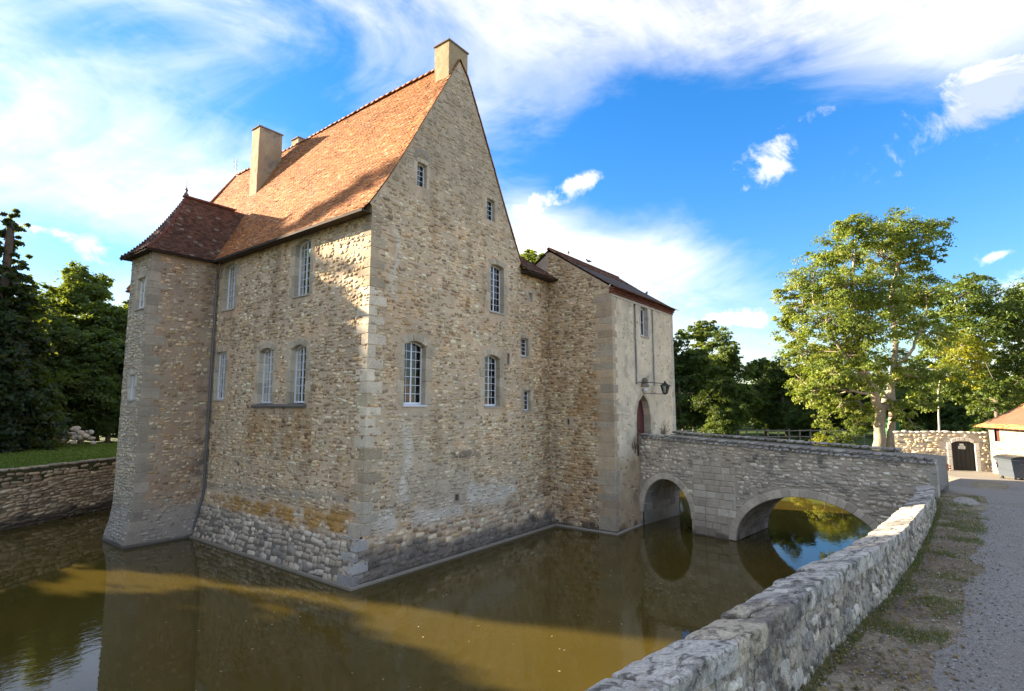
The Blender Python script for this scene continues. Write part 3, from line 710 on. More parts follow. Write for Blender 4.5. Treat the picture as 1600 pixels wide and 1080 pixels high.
# corner stones of the near corner: weathered at the head, pale new blocks in the middle
zc = 1.3; k = 0; gq = np.random.default_rng(77)
while zc < 11.0:
    hq = gq.uniform(.24, .40); hq = min(hq, 11.1 - zc); la, lb = (gq.uniform(.50, .66), gq.uniform(.26, .34)) if k % 2 else (gq.uniform(.26, .36), gq.uniform(.46, .62))
    pale = 3.6 < zc < 8.6
    c = np.array((.70, .60, .45)) if pale and gq.random() < .72 else (np.array((.55, .45, .30)) if pale else np.array((.45, .36, .245)))
    if zc < 2.1: c = np.array((.48, .41, .31))
    tb = float(np.clip(zc / 1.8, 0, 1)) * XW if zc < 1.8 else XW
    p = .016 + gq.uniform(-.004, .006)
    V, F = boxgeo((tb - p, YW - p, zc + .006), (XW + la, YW + lb, zc + hq - .006), .014)
    V += gq.uniform(-.004, .004, V.shape); obj('corner_stone', V, F, M['stone'], manor, c * gq.uniform(.88, 1.12)); zc += hq; k += 1
zc = 0.05; k = 0
while zc < 1.25:                      # big blocks at the foot of the corner
    hq = .24 + .1 * gq.random(); t = zc / 1.8; x0, y0 = XW * t, YW * zc / 1.25; la, lb = (.62, .3) if k % 2 else (.3, .7)
    V, F = boxgeo((0, 0, zc + .008), (la, lb, min(zc + hq, 1.29) - .008), .02); V[:, 0] += XW * V[:, 2] / 1.8 * (V[:, 0] < la * .5) - .02; V[:, 1] += YW * V[:, 2] / 1.25 - .02
    V += gq.uniform(-.008, .008, V.shape); obj('corner_stone', V, F, M['stone'], manor, np.array((.42, .40, .36)) * gq.uniform(.6, 1.15)); zc += hq; k += 1
# windows
for i, d in enumerate(GW): window(manor, f_gable, **d, sill='white' if i == 0 else True)
for d in GS: window(manor, f_gable, **d, cols=2, rows=4, jamb=.12, frame_w=.04, split=False, sill=False, depth=.14)
for i, d in enumerate(LW): window(manor, f_left, **{**d, 'u0': d['u0'], 'u1': d['u1']}, sill=i not in (2, 3), depth=.17 if i != 4 else .12, jamb=.2 if i != 4 else .15)
# relieving arch over the attic window
for i in range(5):
    a0, a1 = math.pi * (i / 5), math.pi * ((i + 1) / 5); c0 = (2.475, 13.32)
    q = [(c0[0] + .22 * math.cos(a), c0[1] + .22 * math.sin(a)) for a in (a0, a1)] + [(c0[0] + .40 * math.cos(a), c0[1] + .44 * math.sin(a)) for a in (a1, a0)]
    V, F = block(f_gable, q[::-1], -.1, .018); obj('arch_stone', V, F, M['stone'], manor, (.34, .29, .23))
V, F = block(f_left, rect(3.25, 6.75, 4.97, 5.10), -.1, .10, .025); obj('shared_sill', V, F, M['plaster'], manor, (.17, .155, .14))
socket(manor, f_gable, 4.29, 4.47, 1.79, 2.03); socket(manor, f_gable, 7.19, 7.31, 6.67, 7.09)
# red curtain behind the lower gable window
xs = np.linspace(1.93, 2.62, 40); V = []
for z_, top in ((5.2, 0), (6.05, 1)):
    for i, x_ in enumerate(xs): V.append((x_ if i < 26 or z_ < 5.3 else x_, YW + .36 + .03 * math.sin(i * 1.3), (z_ if top == 0 else 6.1 - .9 * max(0, (i - 14) / 26))))
cu = np.array(V); obj('curtain', cu, np.array([[i, i + 1, 41 + i, 40 + i] for i in range(39)]), M['red_curtain'], manor, None, True)
# hidden sides close the house
mb = MB(); c0 = (.42, .34, .24)
mb.add([(XR, YW, -.4), (XR, YEND, -.4), (XR, YEND, 11.1), (XR, YW, 11.1)], np.array([[0, 1, 2, 3]]), c0)
mb.add([(XR, YEND, -.4), (XW, YEND, -.4), (XW, YEND, 11.1), (XR, YEND, 11.1)], np.array([[0, 1, 2, 3]]), c0)
mb.add([(XW, 10.2, -.4), (XW, 10.2, 11.2), (XW, YEND, 11.2), (XW, YEND, -.4)], np.array([[0, 1, 2, 3]]), c0)
mb.build('rear_wall', M['stone'], manor)
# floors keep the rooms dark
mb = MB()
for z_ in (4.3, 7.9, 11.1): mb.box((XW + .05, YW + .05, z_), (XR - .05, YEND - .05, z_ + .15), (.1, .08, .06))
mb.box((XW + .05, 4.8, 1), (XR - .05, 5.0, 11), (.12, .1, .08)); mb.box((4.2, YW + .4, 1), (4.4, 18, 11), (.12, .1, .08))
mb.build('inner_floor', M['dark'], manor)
# roof: battens sheet, tiles, hips
HY = lambda t: 19.75 - (19.75 - 17.45) * t           # far hip
mb = MB(); n = len(PROF_L)
for pr, sg in ((PROF_L, 1), (PROF_R, -1)):
    z0, z1 = pr[0, 1], pr[-1, 1]
    A = np.array([(x_, YW - .05 + .06, z_ - .035) for x_, z_ in pr] + [(x_, HY((z_ - z0) / (z1 - z0)) - .05, z_ - .035) for x_, z_ in pr]); m_ = len(pr)
    mb.add(A, np.array([[i, i + 1, m_ + i + 1, m_ + i] for i in range(m_ - 1)]), (.12, .075, .05))
mb.add([(.1, 19.72, 10.9), (8.2, 19.72, 10.85), (APX, 17.45, 17.93)], np.array([[0, 1, 2]]), (.3, .12, .06))
roof = mb.build('roof', M['tile'], manor)
fr = lambda u, a, z: np.stack([np.broadcast_to(a, np.shape(u)), u, np.broadcast_to(z, np.shape(u))], -1)
tiles('roof_tiles', PROF_L, lambda t: YW - .07, HY, fr, roof, 3)
frm = lambda u, a, z: np.stack([16.5 - np.broadcast_to(a, np.shape(u)), u, np.broadcast_to(z, np.shape(u))], -1)
PRm = PROF_R.copy(); PRm[:, 0] = 16.5 - PRm[:, 0]
tiles('roof_tiles', PRm, lambda t: YW - .05, HY, frm, roof, 4)
rt = ridge_tile_mesh(); yy = .95
while yy < 17.3:
    inst('ridge_tile', rt, roof, (APX + rng.uniform(-.01, .01), yy, 18.02 + rng.uniform(-.008, .012) + .05 * math.sin(yy * .4)), (rng.uniform(-.03, .03), rng.uniform(-.05, .05), rng.uniform(-.03, .03))); yy += .335
p0, p1 = np.array((APX, 17.4, 18.03)), np.array((.1, 19.72, 10.98)); d = p1 - p0; L_ = np.linalg.norm(d); q_ = Vector(d).to_track_quat('Y', 'Z').to_euler()
for i in range(int(L_ / .335)): inst('ridge_tile', rt, roof, p0 + d * (i * .335 / L_), q_)
# eaves board and gutter shadow line
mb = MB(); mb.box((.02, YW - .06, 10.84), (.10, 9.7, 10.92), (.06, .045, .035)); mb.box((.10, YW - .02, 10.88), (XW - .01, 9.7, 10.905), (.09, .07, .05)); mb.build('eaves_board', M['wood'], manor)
for i in range(22):
    y_ = .35 + i * .44; V, F = boxgeo((.12, y_, 10.905), (XW + .02, y_ + .09, 11.0)); obj('rafter_end', V, F, M['wood'], manor, (.08, .06, .045))
# chimneys
def tint_ch(P, c, s):
    n = fbm(P, 1.6, 4, 51); n2 = fbm(P, 5, 3, 52)
    c = lerp(c, (.30, .265, .22), .6 * sstep(n, .05, .5)); c = lerp(c, (.16, .14, .12), .7 * sstep(n2 + n, .25, .7)); return c * (1 + .15 * n2)[:, None]
def chimney(lo, hi, name, cap=.09, base=(.47, .375, .25)):
    lo = np.array(lo, float); hi = np.array(hi, float); m = MB()
    for ax, sd in ((0, 0), (0, 1), (1, 0), (1, 1)):
        o_ = 1 - ax; u = np.linspace(lo[o_], hi[o_], 14); v = np.linspace(lo[2], hi[2], 40); U_, V_ = np.meshgrid(u, v)
        A = np.zeros((*U_.shape, 3)); A[..., ax] = (lo, hi)[sd][ax]; A[..., o_] = U_; A[..., 2] = V_
        ins = (U_ > u[0]) & (U_ < u[-1]); A[..., ax] += .014 * fbm(A, 3, 3, 5) * ins
        i = np.arange(39)[:, None] * 14 + np.arange(13)[None]; P_ = A.reshape(-1, 3)
        m.add(P_, np.stack([i, i + 1, i + 15, i + 14], -1).reshape(-1, 4), tint_ch(P_, np.broadcast_to(np.array(base), P_.shape), 0))
    ch = m.build(name, M['plaster'], manor)
    V, F = boxgeo((lo[0] - .05, lo[1] - .05, hi[2]), (hi[0] + .05, hi[1] + .05, hi[2] + cap), .02); obj('chimney_cap', V, F, M['plaster'], ch, (.25, .20, .16))
    mb_ = MB(); mb_.box((lo[0] + .18, lo[1] + .16, hi[2] + cap + .002), (hi[0] - .18, hi[1] - .16, hi[2] + cap + .012), (.02, .02, .02)); mb_.build('flue', M['dark'], ch)
    return ch
chimney((3.72, YW + .04, 16.2), (4.74, .93, 18.47), 'chimney', .07, (.40, .31, .185))
chimney((2.60, 11.68, 14.2), (3.76, 12.36, 18.42), 'chimney', .07, (.42, .33, .21))
chimney((4.45, 11.4, 16.6), (5.15, 12.0, 18.52), 'chimney', .08, (.42, .32, .22))
mb = MB(); mb.tube([(4.3, 17.6, 17.9), (4.3, 17.6, 19.15)], .018, 6)
for z_, l_ in ((18.6, .18), (18.85, .24), (19.05, .16)): mb.tube([(4.3 - l_, 17.6 - l_, z_), (4.3 + l_, 17.6 + l_, z_)], .01, 5)
mb.build('aerial', M['lead'], manor)

# ================================================================== STAIR TOWER
def tint_tower(P, c, s):
    z = P[:, 2]; n = fbm(P, .6, 4, 61); n2 = fbm(P, 1.9, 4, 62); nf = fbm(P, 5, 3, 63)
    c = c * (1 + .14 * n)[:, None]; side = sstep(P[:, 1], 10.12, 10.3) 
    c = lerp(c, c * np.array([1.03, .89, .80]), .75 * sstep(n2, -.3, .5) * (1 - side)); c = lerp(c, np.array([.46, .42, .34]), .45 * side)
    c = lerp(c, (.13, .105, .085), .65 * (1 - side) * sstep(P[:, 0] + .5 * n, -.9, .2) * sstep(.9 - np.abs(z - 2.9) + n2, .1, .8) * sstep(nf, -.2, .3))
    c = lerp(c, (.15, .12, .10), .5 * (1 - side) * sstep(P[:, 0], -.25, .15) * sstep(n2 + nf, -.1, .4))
    c = lerp(c, (.40, .37, .32), .6 * sstep(1.5 + .3 * n2 - z, 0, .5)); return lerp(c, (.05, .048, .045), .85 * sstep(.17 + .06 * n2 - z, 0, .12))
tower = thing('stair_tower', 'narrow square stair tower with dark red hipped roof at the left of the manor', 'tower', (-.9, 11.1, 0))
TX, TY, TYB, TE = -2.02, 10.06, 12.15, 10.98
flare = lambda v: .23 * np.clip((1.3 - np.asarray(v, float)) / 1.3, 0, 1.3) ** 1.2
f_tf = lambda u, v, w_: np.stack([np.asarray(u) - flare(v) * sstep(-np.asarray(u), 1.0, 2.0), TY - flare(v) * .4 - w_ + 0 * u, np.asarray(v) + 0 * u], -1)
f_ts = lambda u, v, w_: np.stack([TX - flare(v) - w_ + 0 * u, np.asarray(u) - flare(v) * .4 * sstep(11 - np.asarray(u), .2, 1) + flare(v) * .4 * sstep(np.asarray(u), 11.2, 12.1), np.asarray(v) + 0 * u], -1)
TSW = [dict(u0=10.55, u1=11.35, v0=8.78, v1=9.98, rise=.01)]
tw_f = sheet('tower_wall', f_tf, lambda v: TX, lambda v: .62, -.4, TE, .08, M['plaster'], tower, tint_tower, base=(.42, .325, .235), amp=.016)
tw_s = sheet('tower_wall', f_ts, lambda v: TY, lambda v: TYB, -.4, TE, .08, M['stone'], tower, tint_tower, holes=holes_of(TSW, .03) + [(10.82, 11.42, 5.24, 6.24)], base=(.44, .39, .31))
Cc, Ss = layout(lambda v: TX + .3, lambda v: .5, .1, TE, seed=11, keep=.8); geo = stone_geo(Cc, Ss, f_tf, (-.012, .018), 11)
place_stones(geo, stone_colours(geo[0].mean(1), tint_tower, 11, PAL * .92), tw_f, 'wall_stone', 60)
Cc, Ss = layout(lambda v: TY + .05, lambda v: TYB - .02, .1, TE, holes=holes_of(TSW, .2) + [(10.7, 11.5, 5.1, 6.36)], seed=12); geo = stone_geo(Cc, Ss, f_ts, (-.004, .024), 12)
place_stones(geo, stone_colours(geo[0].mean(1), tint_tower, 12), tw_s, 'wall_stone', 40)
zc = .1; k = 0
while zc < TE - .1:
    hq = min(gq.uniform(.26, .42), TE - zc); la, lb = (.50, .28) if k % 2 else (.28, .46); fl = float(flare(zc + hq / 2)); la *= gq.uniform(.8, 1.3)
    V, F = boxgeo((TX - .012, TY - .012, zc + .005), (TX + la, TY + lb, zc + hq - .005), .014); fz = flare(V[:, 2])
    V[:, 0] -= fz * (V[:, 0] < TX + .15); V[:, 1] -= fz * .4 * (V[:, 1] < TY + .15)
    obj('corner_stone', V + gq.uniform(-.004, .004, V.shape), F, M['stone'], tower, np.array((.40, .34, .26)) * gq.uniform(.8, 1.15)); zc += hq; k += 1
for d in TSW: window(tower, f_ts, **d, cols=2, rows=4, jamb=.13, depth=.10, frame_w=.06)
window(tower, f_ts, 10.86, 11.38, 5.28, 6.22, 1, 2, .01, jamb=.14, depth=.07, frame_w=.02, sill=True, split=False, stone_col=(.58, .52, .42))
mb = MB(); mb.add([(TX, TYB, -.4), (TX, TYB, TE), (XW, TYB, TE), (XW, TYB, -.4)], np.array([[0, 1, 2, 3]]), (.42, .34, .24)); mb.build('rear_wall', M['stone'], tower)
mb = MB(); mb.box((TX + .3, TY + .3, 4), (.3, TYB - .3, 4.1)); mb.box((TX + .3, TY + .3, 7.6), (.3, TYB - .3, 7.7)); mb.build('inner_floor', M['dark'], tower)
# roof
OV = .34; HZ = 2.78; hp = np.linspace(0, 1, 9); zp = TE - .06 + HZ * (.50 * hp + .50 * hp ** 1.9)
ex0, ey0, ey1 = TX - OV, TY - .30, TYB + .30; ymid = 11.1; xap = -.62
PF = np.c_[ey0 + (ymid - ey0) * hp, zp]                           # slope facing -Y
PS = np.c_[ex0 + (xap - ex0) * hp, zp]
DARK = np.array([(.115, .064, .044), (.095, .054, .039), (.135, .076, .052), (.08, .046, .034), (.13, .082, .058)])
seg = np.r_[0, np.cumsum(np.linalg.norm(np.diff(PF, axis=0), axis=1))]; hf = lambda t: np.interp(t * seg[-1], seg, hp)
mb = MB(); nn = len(hp)
A = np.array([(ex0 + (xap - ex0) * h, y_, z_ - .03) for h, (y_, z_) in zip(hp, PF)] + [(2.1, y_, z_ - .03) for y_, z_ in PF]); mb.add(A, np.array([[i, i + 1, nn + i + 1, nn + i] for i in range(nn - 1)]), (.08, .04, .03))
A2 = A.copy(); A2[:, 1] = ey1 - (A2[:, 1] - ey0) / (ymid - ey0) * (ey1 - ymid); mb.add(A2, np.array([[i, nn + i, nn + i + 1, i + 1] for i in range(nn - 1)]), (.08, .04, .03))
A3 = np.concatenate([A[:nn], A2[:nn]]); mb.add(A3, np.array([[i, nn + i, nn + i + 1, i + 1] for i in range(nn - 1)]), (.08, .04, .03))
mb.add([(ex0, ey0, TE - .10), (.5, ey0, TE - .10), (.5, ey1, TE - .10), (ex0, ey1, TE - .10)], np.array([[0, 1, 2, 3]]), (.07, .055, .045))
troof = mb.build('roof', M['tile'], tower)
ff = lambda u, a, z: np.stack([u, np.broadcast_to(a, np.shape(u)), np.broadcast_to(z, np.shape(u))], -1)
tiles('roof_tiles', PF, lambda t: ex0 + (xap - ex0) * hf(t), lambda t: .40 + 1.6 * t, ff, troof, 21, pal=DARK)
fs = lambda u, a, z: np.stack([np.broadcast_to(a, np.shape(u)), u, np.broadcast_to(z, np.shape(u))], -1)
tiles('roof_tiles', PS, lambda t: ey0 + (ymid - ey0) * hf(t), lambda t: ey1 - (ey1 - ymid) * hf(t), fs, troof, 22, pal=DARK)
fb = lambda u, a, z: np.stack([u, ey1 - (np.broadcast_to(a, np.shape(u)) - ey0) / (ymid - ey0) * (ey1 - ymid), np.broadcast_to(z, np.shape(u))], -1)
tiles('roof_tiles', PF, lambda t: ex0 + (xap - ex0) * hf(t), lambda t: 1.9, fb, troof, 23, pal=DARK)
rd = rt.copy()
a_ = rd.attributes['col']; a_.data.foreach_set('color', np.tile(np.array([.15, .06, .045, 1], np.float32), len(rd.vertices)))
for i in range(6): inst('ridge_tile', rd, troof, (xap + .36 * (i + 1) - .1, ymid, TE + HZ - .02), (0, 0, R(90)))
for (sgn, PP) in ((0, A[:nn]), (1, A2[:nn])):
    s_ = np.r_[0, np.cumsum(np.linalg.norm(np.diff(PP, axis=0), axis=1))]
    for i in range(int(s_[-1] / .32)):
        q0 = np.array([np.interp(i * .32, s_, PP[:, k_]) for k_ in range(3)]); q1 = np.array([np.interp(i * .32 + .33, s_, PP[:, k_]) for k_ in range(3)])
        inst('hip_tile', rd, troof, q0 + (0, 0, .02), Vector(q1 - q0).to_track_quat('Y', 'Z').to_euler(), (.62, 1, .62))
V, F = lathe([(0, 0), (.11, .02), (.10, .10), (.05, .16), (.045, .22), (.075, .27), (.04, .33), (.014, .40), (.010, .72), (0, .75)], 10, (xap, ymid, TE + HZ - .02)); obj('finial', V, F, M['lead'], troof, None, True)
mb = MB(); mb.box((ex0 + .02, ey0 + .02, TE - .13), (.55, ey0 + .06, TE - .05), (.06, .05, .04)); mb.box((ex0 + .02, ey0 + .06, TE - .13), (ex0 + .06, ey1, TE - .05), (.06, .05, .04)); mb.build('eaves_board', M['wood'], tower)
mb = MB(); mb.tube([(.30, 9.72, 10.86), (.30, 9.80, 10.5), (.34, 10.0, 10.2), (.34, 10.0, 6), (.34, 10.0, 1.6), (.02, 9.98, .3)], .045, 8)
for z_ in (9.2, 7.2, 5.2, 3.2): mb.tube([(.34, 10.0, z_), (.34, 10.0, z_ + .05)], .06, 8)
mb.build('downpipe', M['lead'], tower)

# ================================================================== LINKING WING
def tint_link(P, c, s):
    z = P[:, 2]; n = fbm(P, .6, 4, 71); n2 = fbm(P, 1.9, 4, 72)
    c = c * (1 + .14 * n)[:, None]; c = lerp(c, c * np.array([1.0, .88, .76]), .6 * sstep(n2, -.2, .5))
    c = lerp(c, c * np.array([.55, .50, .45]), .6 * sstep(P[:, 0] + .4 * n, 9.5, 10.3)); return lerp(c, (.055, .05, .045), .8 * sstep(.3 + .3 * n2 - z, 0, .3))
wing = thing('linking_wing', 'narrow stone wing with three small windows between gable and gatehouse', 'building', (9.2, 3, 0))
f_w = plane_map((0, .27, 0), (1, 0, 0), (0, 0, 1), (0, -1, 0))
WW = [dict(u0=8.86, u1=9.12, v0=9.5, v1=9.86, rise=.01), dict(u0=8.24, u1=8.80, v0=7.12, v1=7.86, rise=.01), dict(u0=8.46, u1=8.94, v0=4.86, v1=5.68, rise=.01)]
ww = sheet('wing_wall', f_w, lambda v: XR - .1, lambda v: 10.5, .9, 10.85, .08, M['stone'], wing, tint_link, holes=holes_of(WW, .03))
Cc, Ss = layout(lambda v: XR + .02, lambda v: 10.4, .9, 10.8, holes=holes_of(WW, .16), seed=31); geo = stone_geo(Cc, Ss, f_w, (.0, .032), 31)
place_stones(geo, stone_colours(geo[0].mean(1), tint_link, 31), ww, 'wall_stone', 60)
for i, d in enumerate(WW): window(wing, f_w, **d, cols=2 if i else 1, rows=4 if i else 1, jamb=.13, frame_w=.035, depth=.14, split=False, sill=bool(i))
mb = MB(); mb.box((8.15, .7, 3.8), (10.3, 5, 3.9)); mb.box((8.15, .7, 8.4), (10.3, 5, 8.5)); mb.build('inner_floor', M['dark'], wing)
PW = np.array([(-.28, 10.62), (.27, 11.0), (2.2, 12.3), (3.2, 13.0)])
mb = MB(); mb.add([(8.0, -.26, 10.60), (10.6, -.26, 10.60), (10.6, 3.2, 12.95), (8.0, 3.2, 12.95)], np.array([[0, 1, 2, 3]]), (.07, .05, .04)); mb.box((8.12, -.24, 10.56), (10.4, .2, 10.60), (.06, .045, .04)); wr = mb.build('roof', M['tile'], wing)
tiles('roof_tiles', PW, lambda t: 8.05, lambda t: 10.42, ff, wr, 33, pal=DARK * 1.2)

# ================================================================== GATEHOUSE
GX0, GX1, GY, GYB, GE = 10.35, 17.10, -2.86, 3.3, 9.92
def tint_gate(P, c, s):
    x, y, z = P[:, 0], P[:, 1], P[:, 2]; n = fbm(P, .6, 4, 81); n2 = fbm(P, 1.9, 4, 82); nf = fbm(P, 6, 3, 83)
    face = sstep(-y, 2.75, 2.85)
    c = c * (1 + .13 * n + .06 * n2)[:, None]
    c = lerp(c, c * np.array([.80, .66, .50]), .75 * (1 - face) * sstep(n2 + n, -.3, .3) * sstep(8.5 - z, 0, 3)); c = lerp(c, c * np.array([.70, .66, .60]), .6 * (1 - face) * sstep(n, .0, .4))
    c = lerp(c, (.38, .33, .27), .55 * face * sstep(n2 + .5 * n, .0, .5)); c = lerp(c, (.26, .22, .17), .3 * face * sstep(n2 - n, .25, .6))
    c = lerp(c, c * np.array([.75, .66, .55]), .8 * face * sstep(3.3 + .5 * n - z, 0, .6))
    return lerp(c, (.06, .056, .05), .8 * sstep(.35 + .5 * n2 - z, 0, .3))
gate = thing('gatehouse', 'square pale gatehouse tower with red arched door at the castle end of the bridge', 'tower', (13.7, .2, 0))
f_gl = plane_map((GX0, 0, 0), (0, -1, 0), (0, 0, 1), (-1, 0, 0))        # u = -y
f_gf = plane_map((0, GY, 0), (1, 0, 0), (0, 0, 1), (0, -1, 0))
gtop = lambda u: np.interp(-u, [GY, .2, GYB], [9.95, 12.0, 10.1])
ulo_l = lambda v: -.35 if v < 10.4 else -.35                            # clipped by the rake below
def rake_hi(v): return 2.86 if v < 9.95 else float(-np.interp(v, [9.95, 12.0], [GY, .2]))
gl_h = [(.62, .78, 4.22, 4.48)]
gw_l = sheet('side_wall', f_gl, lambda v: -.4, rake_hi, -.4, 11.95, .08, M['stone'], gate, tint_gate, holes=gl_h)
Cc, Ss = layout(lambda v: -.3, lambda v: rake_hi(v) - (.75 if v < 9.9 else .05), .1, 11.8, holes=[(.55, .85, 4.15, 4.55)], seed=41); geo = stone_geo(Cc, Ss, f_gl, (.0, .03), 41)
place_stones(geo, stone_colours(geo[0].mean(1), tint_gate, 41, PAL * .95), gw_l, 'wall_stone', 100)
socket(gate, f_gl, .63, .77, 4.23, 4.47)
DX0, DX1, DZ0, DZS, DZT = 12.45, 13.98, 2.9, 4.35, 5.55
slots = [(12.46, 12.64, 6.0, 9.58), (14.40, 14.58, 6.0, 9.62)]
GFW = dict(u0=13.20, u1=13.98, v0=8.22, v1=9.56, rise=.01)
def door_half(v):
    return np.where(v < DZS, (DX1 - DX0) / 2, (DX1 - DX0) / 2 * np.sqrt(np.clip(1 - ((v - DZS) / (DZT - DZS)) ** 1.75, 0, 1)))
dmask = lambda cu, cv: ~((np.abs(cu - (DX0 + DX1) / 2) < door_half(cv) + .03) & (cv > DZ0) & (cv < DZT + .03))
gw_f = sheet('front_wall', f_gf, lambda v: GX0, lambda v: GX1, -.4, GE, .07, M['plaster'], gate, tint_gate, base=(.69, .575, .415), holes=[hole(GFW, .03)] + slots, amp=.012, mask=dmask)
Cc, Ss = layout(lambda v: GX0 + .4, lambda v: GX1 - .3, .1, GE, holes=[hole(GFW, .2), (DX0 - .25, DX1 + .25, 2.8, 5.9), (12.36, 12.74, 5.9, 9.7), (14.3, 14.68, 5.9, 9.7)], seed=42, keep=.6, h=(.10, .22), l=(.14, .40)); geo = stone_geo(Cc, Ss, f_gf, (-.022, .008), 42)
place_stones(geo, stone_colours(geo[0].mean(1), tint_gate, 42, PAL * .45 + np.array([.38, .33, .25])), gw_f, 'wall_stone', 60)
for s_ in slots:
    V, F = block(f_gf, rect(*s_), -.34, -.30, .005); obj('slot_back', V, F, M['dark'], gate)
    for e in ((s_[0] - .07, s_[0]), (s_[1], s_[1] + .07)):
        for z0 in np.arange(s_[2], s_[3] - .1, .5): V, F = block(f_gf, rect(e[0], e[1], z0 + .004, min(z0 + .496, s_[3])), -.33, .012, .008); obj('slot_stone', V, F, M['stone'], gate, np.array((.52, .47, .39)) * rng.uniform(.85, 1.1))
    V, F = block(f_gf, rect(s_[0] - .07, s_[1] + .07, s_[3], s_[3] + .12), -.33, .014); obj('slot_stone', V, F, M['stone'], gate, (.50, .46, .39))
# pair of tall lights with a transom
window(gate, f_gf, **GFW, cols=1, rows=2, jamb=.12, frame_w=.07, depth=.2, split=False, stone_col=(.52, .47, .40))
# door leaf, planks, surround
cxd = (DX0 + DX1) / 2; np_ = 7
for i in range(np_):
    a, b = DX0 + .06 + (DX1 - DX0 - .12) * i / np_, DX0 + .06 + (DX1 - DX0 - .12) * (i + 1) / np_
    def ztop(u):
        t = abs(u - cxd) / ((DX1 - DX0) / 2); return DZS + (DZT - .03 - DZS) * (max(0, 1 - t * t)) ** (1 / 1.75)
    q = [(a + .004, DZ0), (b - .004, DZ0), (b - .004, ztop(b)), (a + .004, ztop(a))]; V, F = block(f_gf, q, -.36, -.30, .006); obj('door_plank', V, F, M['door'], gate)
V, F = lathe([(.0, 0), (.035, .0), (.045, .02), (.03, .05), (0, .06)], 10); V = np.c_[V[:, 0] + cxd + .15, GY + .29 - V[:, 2], V[:, 1] + 3.95]; obj('door_knob', V, F, M['iron'], gate)
tt = np.linspace(0, 1, 6)
for sd in (-1, 1):
    zz = np.linspace(DZ0, DZS, 4)
    for a, b in zip(zz[:-1], zz[1:]):
        u0 = cxd + sd * (DX1 - DX0) / 2; u1 = u0 + sd * .17; V, F = block(f_gf, rect(min(u0, u1), max(u0, u1), a + .004, b - .004), -.36, .016); obj('door_stone', V, F, M['stone'], gate, dcol() * 1.06)
    zt = np.linspace(DZS, DZT, 5)
    for a, b in zip(zt[:-1], zt[1:]):
        h0, h1 = float(door_half(np.array(a))), float(door_half(np.array(b))); e0, e1 = h0 + .17, h1 + .17 if b < DZT - .01 else .0
        q = [(cxd + sd * h0, a), (cxd + sd * e0, a + .05), (cxd + sd * e1, b + (.05 if b < DZT - .01 else .22)), (cxd + sd * h1, b)]
        V, F = block(f_gf, q if sd > 0 else q[::-1], -.36, .018, .008); obj('door_stone', V, F, M['stone'], gate, dcol() * 1.06)
# long corner stones
zc = .1; k = 0
while zc < 9.7:
    hq = min(gq.uniform(.22, .34), 9.75 - zc); la, lb = (.40, .62) if k % 2 else (.24, .95); lb *= gq.uniform(.85, 1.15)
    V, F = boxgeo((GX0 - .014, GY - .010, zc + .005), (GX0 + la, GY + lb, zc + hq - .005), .012)
    obj('corner_stone', V + gq.uniform(-.004, .004, V.shape), F, M['stone'], gate, (np.array((.48, .37, .25)) if gq.random() < .6 else np.array((.42, .35, .26))) * gq.uniform(.8, 1.15)); zc += hq; k += 1
# right corner stones
zc = .1
while zc < 9.7:
    hq = min(gq.uniform(.25, .4), 9.75 - zc); V, F = boxgeo((GX1 - gq.uniform(.2, .45), GY - .008, zc + .004), (GX1 + .012, GY + .3, zc + hq - .004), .012); obj('corner_stone', V, F, M['stone'], gate, np.array((.50, .45, .37)) * gq.uniform(.85, 1.1)); zc += hq
# brick cornice: three oversailing courses of single bricks
for r_ in range(3):
    nbk = 46
    for i in range(nbk):
        a = GX0 - .05 + (GX1 - GX0 + .1) * i / nbk; b = GX0 - .05 + (GX1 - GX0 + .1) * (i + 1) / nbk - .03
        if r_ == 1: a += .03
        V, F = boxgeo((a, GY - .05 - .055 * r_, 9.70 + .085 * r_), (b, GY + .1, 9.70 + .085 * r_ + .07), .006); obj('cornice_brick', V, F, M['tile'], gate, np.array((.20, .075, .05)) * rng.uniform(.7, 1.2))
mb = MB(); mb.box((GX0, GY - .03, 9.68), (GX1, GY + .12, 9.95), (.17, .085, .06)); mb.box((GX0 + .02, GY - .025, 9.58), (GX1 - .02, GY + .05, 9.66), (.50, .45, .38)); mb.build('cornice_bed', M['plaster'], gate)
PG = np.array([(GY - .28, 9.90), (GY + .2, 10.16), (-1.2, 11.12), (.2, 12.12)])
mb = MB(); mb.add([(GX0 - .06, GY - .26, 9.885), (GX1 + .1, GY - .26, 9.885), (GX1 + .1, .2, 12.08), (GX0 - .06, .2, 12.08)], np.array([[0, 1, 2, 3]]), (.07, .05, .04))
mb.add([(GX0 - .06, .2, 12.08), (GX1 + .1, .2, 12.08), (GX1 + .1, GYB + .2, 9.95), (GX0 - .06, GYB + .2, 9.95)], np.array([[0, 1, 2, 3]]), (.14, .07, .05)); groof = mb.build('roof', M['tile'], gate)
tiles('roof_tiles', PG, lambda t: GX0 - .07, lambda t: GX1 + .12, ff, groof, 43, pal=DARK * 1.5)
for i in range(20): inst('ridge_tile', rd, groof, (GX0 - .05 + .345 * (i + 1), .2, 12.12), (0, 0, R(90)))
mb = MB(); c0 = (.46, .40, .32)
mb.add([(GX1, GY, -.4), (GX1, GYB, -.4), (GX1, GYB, 10.0), (GX1, .2, 12.0), (GX1, GY, 9.9)], np.array([[0, 1, 2, 3, 4]]), c0); mb.add([(GX1, GYB, -.4), (GX0, GYB, -.4), (GX0, GYB, 10), (GX1, GYB, 10)], np.array([[0, 1, 2, 3]]), c0)
mb.add([(GX0, .3, -.4), (GX0, .3, 11.9), (GX0, GYB, 10.0), (GX0, GYB, -.4)], np.array([[0, 1, 2, 3]]), c0)
mb.build('rear_wall', M['stone'], gate)
